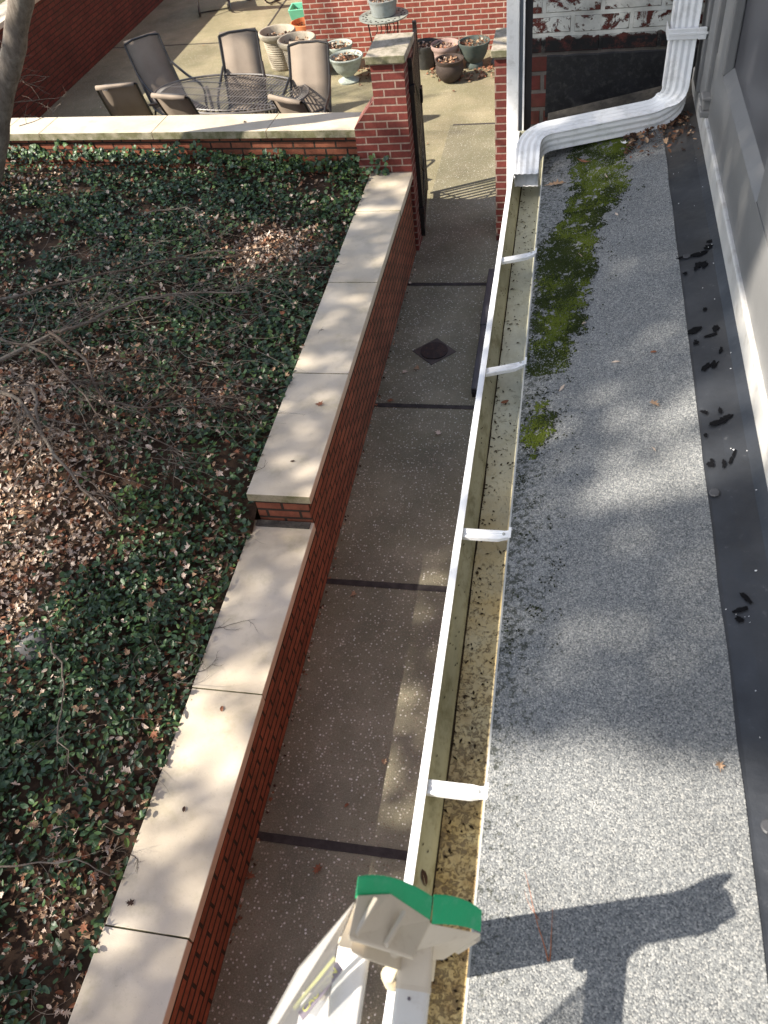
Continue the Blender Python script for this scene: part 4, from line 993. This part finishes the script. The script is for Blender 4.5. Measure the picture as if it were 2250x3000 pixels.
def make_chair():
    t = thing('sling_chair', 'x', 'chair')
    # local: sits facing -y ; back at +y
    w_ = .225
    def bc(z):   # backrest curve y for a z
        f = (z-.42)/.72; return .20+.40*f+.03*math.sin(math.pi*f)
    m = MB(); n = 14; rows = []
    for k in range(n+1):
        z = .42+.70*k/n; y = bc(z)
        rows.append((y, z))
    rows += [(rows[-1][0]+.02, rows[-1][1]+.012), (rows[-1][0]+.045, rows[-1][1]+.0), (rows[-1][0]+.05, rows[-1][1]-.03)]
    for (y, z) in rows: m.v += [(-w_, y, z), (-w_*.3, y+.012, z), (w_*.3, y+.012, z), (w_, y, z)]
    for k in range(len(rows)-1):
        for i in range(3): a = k*4+i; m.f.append((a, a+1, a+5, a+4)); m.mi.append(0)
    o = m.build('backrest', M['sling'], t, smooth=True); md = o.modifiers.new('s', 'SOLIDIFY'); md.thickness = .004
    m = MB(); rows = [(-.27, .41), (-.25, .435), (-.1, .425), (.05, .41), (.20, .42)]
    for (y, z) in rows: m.v += [(-w_, y, z), (0, y, z-.015), (w_, y, z)]
    for k in range(len(rows)-1):
        for i in range(2): a = k*3+i; m.f.append((a, a+1, a+4, a+3)); m.mi.append(0)
    o = m.build('seat', M['sling'], t, smooth=True); md = o.modifiers.new('s', 'SOLIDIFY'); md.thickness = .004
    m = MB()
    for s_ in (-1, 1):
        pts = [(s_*(w_+.012), -.28, .41)]+[(s_*(w_+.012), .20, .42)]+[(s_*(w_+.012), bc(.42+.68*k/6), .42+.68*k/6) for k in range(1, 7)]
        m.tube(smoothpath(pts, .05, 4), .013, 7)
    y_, z_ = bc(1.10), 1.115
    m.tube([(-w_-.012, y_, 1.10), (-w_*.5, y_+.02, 1.12), (w_*.5, y_+.02, 1.12), (w_+.012, y_, 1.10)], .013, 7); m.tube([(-w_-.01, -.28, .41), (w_+.01, -.28, .41)], .012, 7)
    m.build('frame', M['tube'], t, smooth=True)
    for s_ in (-1, 1):
        m = MB(); m.tube(smoothpath([(s_*(w_+.02), bc(.78)-.01, .80), (s_*(w_+.055), .12, .70), (s_*(w_+.06), -.22, .67), (s_*(w_+.06), -.31, .60), (s_*(w_+.05), -.27, .45)], .1, 6), .016, 8); m.build('armrest', M['tube'], t, smooth=True)
        m = MB(); m.tube(smoothpath([(s_*(w_+.05), -.27, .46), (s_*(w_+.05), -.30, .06), (s_*(w_+.05), -.22, .018), (s_*(w_+.05), .25, .018), (s_*(w_+.04), .34, .10), (s_*(w_+.015), .18, .40)], .08, 6), .014, 8); m.build('leg', M['tube'], t, smooth=True)
    m = MB(); m.tube([(-w_-.05, .02, .02), (w_+.05, .02, .02)], .011, 7); m.build('stretcher', M['tube'], t)
    m = MB(); m.box(.10, .16, .598, .602, 1.068, 1.088); m.build('care_tag', M['white'], t)
    return t
ch = make_chair(); Gc = 'sling chairs around the oval table'
spots = [(-4.99, 10.39, 46.7, 'shaded high backed sling chair at the back left of the oval table'), (-3.93, 10.26, 12.6, 'sunlit sling chair at the back centre, left of the tall cream pots'), (-2.99, 9.72, 1.8, 'sunlit sling chair nearest the pots at the right end of the table'),
         (-5.08, 9.60, 187.8, 'sling chair seen from behind at the far left behind the patio wall'), (-4.10, 9.20, 164, 'sling chair seen from behind against the front of the table, second from left'), (-2.64, 8.93, 151.6, 'dark backed sling chair at the front right corner of the table')]
for i, (x, y, a, lab) in enumerate(spots):
    o = ch if i == 0 else copy_tree(ch)
    o.location = (x+.155*math.sin(R(a)), y-.155*math.cos(R(a)), 0); o.rotation_euler = (0, 0, R(a)); o['label'] = lab; o['group'] = Gc
for (x, y, a, lab) in ((-6.2, 15.6, 200, 'dark patio chair at the top edge of the picture, left one'), (-5.35, 16.1, 150, 'dark patio chair at the top edge of the picture, right one')):
    o = copy_tree(ch); o.location = (x, y, 0); o.rotation_euler = (0, 0, R(a)); o['label'] = lab; o['group'] = 'far chairs'

# ------------------------------------------------------------------ pots
def litter(t, r, z, seed, n=60, plants=0):
    random.seed(seed); m = MB(); m.lathe([(r, z-.02), (r*.7, z-.005), (.01, z)], 20); m.build('soil', M['soil'], t)
    m = MB()
    for k in range(n):
        a = random.random()*6.28; q = r*math.sqrt(random.random())*.95; leaf(m, (q*math.cos(a), q*math.sin(a), z+.01+random.random()*.03), random.uniform(.03, .07), rn(.6), SH_MAPLE, random.choice([0, 0, 1, 2, 3, 4]), .6)
    if plants:
        for k in range(plants): stem(m, (random.gauss(0, r*.4), random.gauss(0, r*.4), z), (random.gauss(0, .6), random.gauss(0, .6), 1), random.uniform(.1, .25), 6, .004, .3, 0, 2)
    kind(m.build('dry_leaves', DEAD, t), 'stuff')
def mkpot(name, label, x, y, prof, mat, lr, lz, seed, plants=0, z=0, cat='plant pot', g='plant pots by the house', rot=0, zs=1, rs=1):
    prof = [(a*rs, b*zs) for a, b in prof]; lr *= rs; lz *= zs
    t = thing(name, label, cat, (x, y, z), rot, g)
    m = MB(); m.lathe(prof, 40); m.build('pot_body', mat, t, smooth=True); litter(t, lr, lz, seed, plants=plants); return t
def ribs(r0, r1, z0, z1, n, amp=.005):
    return [(r0+(r1-r0)*k/(n*2)+(amp if k % 2 else 0), z0+(z1-z0)*k/(n*2)) for k in range(n*2+1)]
tall = [(.15, 0), (.16, .02)]+ribs(.16, .205, .03, .58, 12, .006)+[(.225, .60), (.25, .64), (.262, .69), (.262, .725), (.25, .745), (.235, .74), (.222, .70), (.21, .6), (.20, .5)]
mkpot('tall_planter', 'taller cream ribbed planter at the left end of the pots', -4.19, 12.70, tall, M['pot_cream'], .21, .58, 1, zs=.68, rs=1.05)
mkpot('tall_planter', 'cream ribbed planter half hidden behind the sling chair', -3.80, 12.33, tall, M['pot_cream'], .21, .60, 2, zs=.68, rs=1.05)
mkpot('terracotta_pot', 'orange terracotta pot at the corner of the brick house', -4.04, 13.70, [(.13, 0), (.19, .22), (.225, .24), (.235, .30), (.215, .305), (.19, .24), (.18, .2)], M['pot_terra'], .185, .22, 3)
t = thing('planter_box', 'teal square planter box behind the terracotta pot', 'planter', (-4.25, 14.35, 0), R(5))
m = MB(); q = [(.13, 0), (.19, .34), (.165, .34), (.15, .22)]
vs = []
for (r, z) in q: vs += [(-r, -r, z), (r, -r, z), (r, r, z), (-r, r, z)]
fs = [(3, 2, 1, 0)]+[(4*i+k, 4*i+(k+1) % 4, 4*i+4+(k+1) % 4, 4*i+4+k) for i in range(3) for k in range(4)]
m.add(vs, fs); m.build('box_body', M['teal'], t, bevel=.006); litter(t, .14, .24, 4, 20)
urn = [(.15, 0), (.155, .03), (.12, .05), (.075, .10), (.075, .12), (.11, .15), (.165, .22), (.20, .32), (.215, .40), (.225, .42), (.245, .455), (.25, .48), (.235, .495), (.215, .475), (.20, .42)]
mkpot('footed_urn', 'pale sage footed urn full of dry leaves in front of the brick wall', -3.05, 12.04, urn, M['pot_sage'], .20, .445, 5, zs=.68, rs=.97)
mkpot('wide_bowl_pot', 'pale sage bowl pot partly hidden behind the footed urn', -3.27, 12.54, [(.12, 0), (.17, .12), (.20, .30), (.22, .36), (.235, .40), (.23, .42), (.21, .41), (.19, .34)], M['pot_sage'], .195, .36, 6, zs=.78, rs=.9)
mkpot('charcoal_pot', 'charcoal pot behind the black iron gate', -2.0, 12.42, [(.12, 0), (.15, .1), (.18, .30), (.20, .34), (.205, .39), (.185, .39), (.17, .33)], M['pot_dark'], .17, .33, 7, zs=.8)
mkpot('pink_clay_pot', 'dusty pink ribbed clay pot against the brick wall between dark pots', -1.71, 12.33, [(.13, 0)]+ribs(.14, .175, .03, .30, 6, .004)+[(.20, .34), (.215, .38), (.21, .42), (.19, .41), (.175, .34)], M['pot_pink'], .175, .34, 8, zs=.77, rs=.95)
mkpot('brown_glazed_pot', 'round dark brown glazed pot standing in front of the pink pot', -1.60, 11.86, [(.09, 0), (.14, .06), (.185, .16), (.19, .24), (.175, .30), (.19, .34), (.195, .365), (.175, .365), (.16, .30)], M['pot_brown'], .165, .30, 9, zs=.78)
mkpot('dark_green_pot', 'wide dark green footed pot with dead stems at the right of the row', -1.32, 12.36, [(.13, 0), (.13, .06), (.11, .09), (.14, .12), (.19, .22), (.215, .34), (.235, .38), (.24, .42), (.22, .42), (.20, .35)], M['pot_green'], .205, .35, 10, 12, zs=.77, rs=.92)
# plant stand
t = thing('plant_stand', 'iron plant stand with a round openwork plate behind the pier', 'plant stand', (-2.53, 12.35, 0))
m = MB(); m.lathe([(.20, .690), (.325, .690), (.338, .70), (.338, .712), (.31, .706), (.20, .704)], 44); m.lathe([(.01, .694), (.2, .694), (.2, .703), (.01, .703)], 30)
m.build('plate', M['plate'], t, smooth=True)
m = MB()
for k in range(34):
    a = 6.283*k/34; r_ = .285 if k % 2 else .245; m.lathe([(.013, .7035), (.013, .7085)], 7, (r_*math.cos(a), r_*math.sin(a), 0))
kind(m.build('plate_hole', M['hole'], t), 'stuff')
for k in range(3):
    a = 2*math.pi*k/3+3.7; m = MB(); m.tube([(.24*math.cos(a), .24*math.sin(a), .69), (.20*math.cos(a), .20*math.sin(a), .35), (.27*math.cos(a), .27*math.sin(a), 0)], .009, 6); m.build('leg', M['iron'], t)
m = MB()
for k in range(5): m.tube(smoothpath([(-.1+.06*k, -.15, .69), (-.06+.06*k, -.16, .58), (-.12+.06*k, -.16, .50), (-.05+.06*k, -.17, .42)], .05, 4), .006, 5)
m.build('scroll', M['iron'], t)
mkpot('blue_grey_pot', 'blue grey ribbed pot with cream rim standing on the plant stand', -2.53, 12.38, [(.16, 0), (.165, .02)]+ribs(.165, .185, .03, .14, 5, .004)+[(.195, .16), (.20, .19), (.18, .19), (.17, .15)], M['pot_grey'], .17, .14, 14, z=.7130)

# ------------------------------------------------------------------ ladder head in the foreground
random.seed(3)
t = thing('ladder_head', 'cream plastic ladder top with green bumper and pale rails resting at the gutter', 'ladder', (-.15, .30, 2.86))
L0 = Vector((-.15, .30, 2.86))
def lp(x, y, z): return tuple(Vector((x, y, z))-L0)
# green bumper: two curved pieces
def band(pts_t, pts_b, thick, name):
    m = MB(); n = len(pts_t)
    for a, b in zip(pts_t, pts_b):
        a = Vector(a); b = Vector(b); back = Vector((-.1, -1, -.2)).normalized()*thick
        m.v += [lp(*a), lp(*b), lp(*(b+back)), lp(*(a+back))]
    for i in range(n-1):
        for k in range(4): a = i*4; m.f.append((a+k, a+(k+1) % 4, a+4+(k+1) % 4, a+4+k)); m.mi.append(0)
    m.f += [(3, 2, 1, 0), tuple(4*(n-1)+k for k in range(4))]; m.mi += [0, 0]
    return m.build(name, M['green'], t, bevel=.0019, seg=3)
def curve(a, mid, b, n=9):
    a, mid, b = Vector(a), Vector(mid), Vector(b); return [a*(1-f)**2+mid*2*f*(1-f)+b*f*f for f in [k/n for k in range(n+1)]]
band(curve((-.177, .293, 3.402), (-.150, .322, 3.352), (-.112, .330, 3.253)), curve((-.180, .279, 3.380), (-.152, .298, 3.330), (-.113, .309, 3.236)), .004, 'bumper')
band(curve((-.111, .333, 3.252), (-.08, .352, 3.21), (-.057, .354, 3.150)), curve((-.112, .308, 3.226), (-.08, .325, 3.19), (-.057, .334, 3.133)), .004, 'bumper')
# head shell under the bumper
def slab(q, thick, name, mat, bev=.002, d=(0, -.25, -1)):
    d = Vector(d).normalized()*thick; m = MB(); n = len(q)
    m.v += [lp(*v) for v in q]+[lp(*(Vector(v)+d)) for v in q]
    m.f += [tuple(range(n)), tuple(range(n, 2*n))[::-1]]+[(i, i+n, (i+1) % n+n, (i+1) % n) for i in range(n)]; m.mi += [0]*(n+2)
    return m.build(name, mat, t, bevel=bev)
slab([(-.180, .276, 3.374), (-.152, .296, 3.326), (-.114, .305, 3.230), (-.154, .266, 3.220), (-.206, .249, 3.301)], .006, 'head_shell', M['cream'])
slab([(-.112, .305, 3.230), (-.057, .331, 3.129), (-.105, .305, 3.090), (-.158, .278, 3.165), (-.154, .266, 3.219)], .006, 'head_shell', M['cream'])
slab([(-.182, .276, 3.372), (-.207, .249, 3.300), (-.215, .21, 3.25), (-.21, .08, 3.18), (-.335, .09, 3.16), (-.248, .222, 3.289)], .004, 'side_guard', M['milky'])
slab([(-.178, .279, 3.384), (-.176, .232, 3.402), (-.122, .252, 3.285), (-.113, .307, 3.238), (-.150, .300, 3.336)], .008, 'head_plate', M['cream'])
m = MB(); vs = [(-.177, .226, 3.372), (-.166, .226, 3.352), (-.166, .290, 3.350), (-.177, .286, 3.372), (-.150, .318, 2.90), (-.132, .318, 2.90), (-.132, .396, 2.90), (-.150, .396, 2.90)]
m.add([lp(*v) for v in vs], [(3, 2, 1, 0), (4, 5, 6, 7), (0, 1, 5, 4), (1, 2, 6, 5), (2, 3, 7, 6), (3, 0, 4, 7)]); m.build('shadow_post', M['cream'], t, bevel=.002)  # hidden post added behind the head to cast the bar of its T-shaped shadow
m = MB()
for (a, b) in (((-.160, .283, 3.365), (-.172, .240, 3.385)), ((-.135, .290, 3.312), (-.147, .248, 3.335))):
    a = Vector(a); b = Vector(b); m.tube([lp(*(a+Vector((0, -.002, .003)))), lp(*(b+Vector((0, -.002, .003))))], .0038, 6)
m.build('rib', M['cream'], t, smooth=True)
m = MB(); m.tube([lp(-.064, .334, 3.10), lp(-.090, .325, 3.065)], .007, 8); m.build('brace', M['cream'], t, smooth=True)
m = MB(); m.tube([lp(-.165, .262, 3.15), lp(-.162, .258, 3.125)], .011, 10); m.build('pivot_knob', M['cream_rim'], t, smooth=True)
RS = []
for k in range(16):
    a = 2*math.pi*k/16; c_, s_ = math.cos(a), math.sin(a); e = .45
    RS.append((math.copysign(abs(c_)**e, c_), math.copysign(abs(s_)**e, s_)*.55))
def rail(a, b, r, name='rail'):
    m = MB(); m.tube([lp(*a), lp(*b)], r, sect=RS, up=(0, 0, 1)); o = m.build(name, M['alu'], t, smooth=True)
    m = MB(); a = Vector(a); b = Vector(b); d = (b-a).normalized(); m.tube([lp(*(a-d*.004)), lp(*(a+d*.003))], r*1.05, sect=RS, up=(0, 0, 1)); m.build('rail_collar', M['cream'], o, smooth=True)
    return o
rail((-.201, .272, 3.222), (-.198, -.25, 3.16), .0195)
o = rail((-.134, .252, 3.140), (-.130, -.25, 3.08), .0215)
m = MB(); m.tube([lp(-.135, .300, 3.155), lp(-.134, .2565, 3.142)], .022, sect=RS, up=(0, 0, 1)); m.build('rail_sleeve', M['cream'], t, smooth=True)
m = MB(); m.lathe([(.0022, 0), (.0022, .0012)], 8, lp(-.136, .238, 3.1515)); m.build('screw', M['ink'], t)
rail((-.310, .274, 2.885), (-.310, -.25, 2.83), .0198)
# caution sticker
def word(body, size, mat, mw, name):
    cu = bpy.data.curves.new('txt', 'FONT'); cu.body = body; cu.size = size; cu.extrude = .0003; cu.align_x = 'CENTER'; cu.align_y = 'CENTER'
    o = bpy.data.objects.new('txt', cu); COL.objects.link(o); dg = bpy.context.evaluated_depsgraph_get(); me = bpy.data.meshes.new_from_object(o.evaluated_get(dg))
    bpy.data.objects.remove(o); me.transform(mw); me.materials.clear(); me.materials.append(mat); ob = bpy.data.objects.new(name, me); COL.objects.link(ob); ob.parent = t; return ob
ux = Vector((.045, .062, .022)).normalized(); uz = Vector((-.45, .12, .88)); uz = (uz-ux*uz.dot(ux)).normalized(); uy = uz.cross(ux)
def fr(c): 
    c = Vector(c)-L0; return Matrix(((ux.x, uy.x, uz.x, c.x), (ux.y, uy.y, uz.y, c.y), (ux.z, uy.z, uz.z, c.z), (0, 0, 0, 1)))
word('CAUTION', .0125, M['yellow'], fr((-.2265, .211, 3.252)), 'caution_lettering')
m = MB(); m.box(-.034, .034, -.0075, .0075, -.0014, -.0006); m.box(-.036, .034, .010, .015, -.001, .0006, 1)
o = m.build('caution_label', [M['ink'], M['yellow']], t); o.matrix_local = fr((-.2265, .211, 3.252))
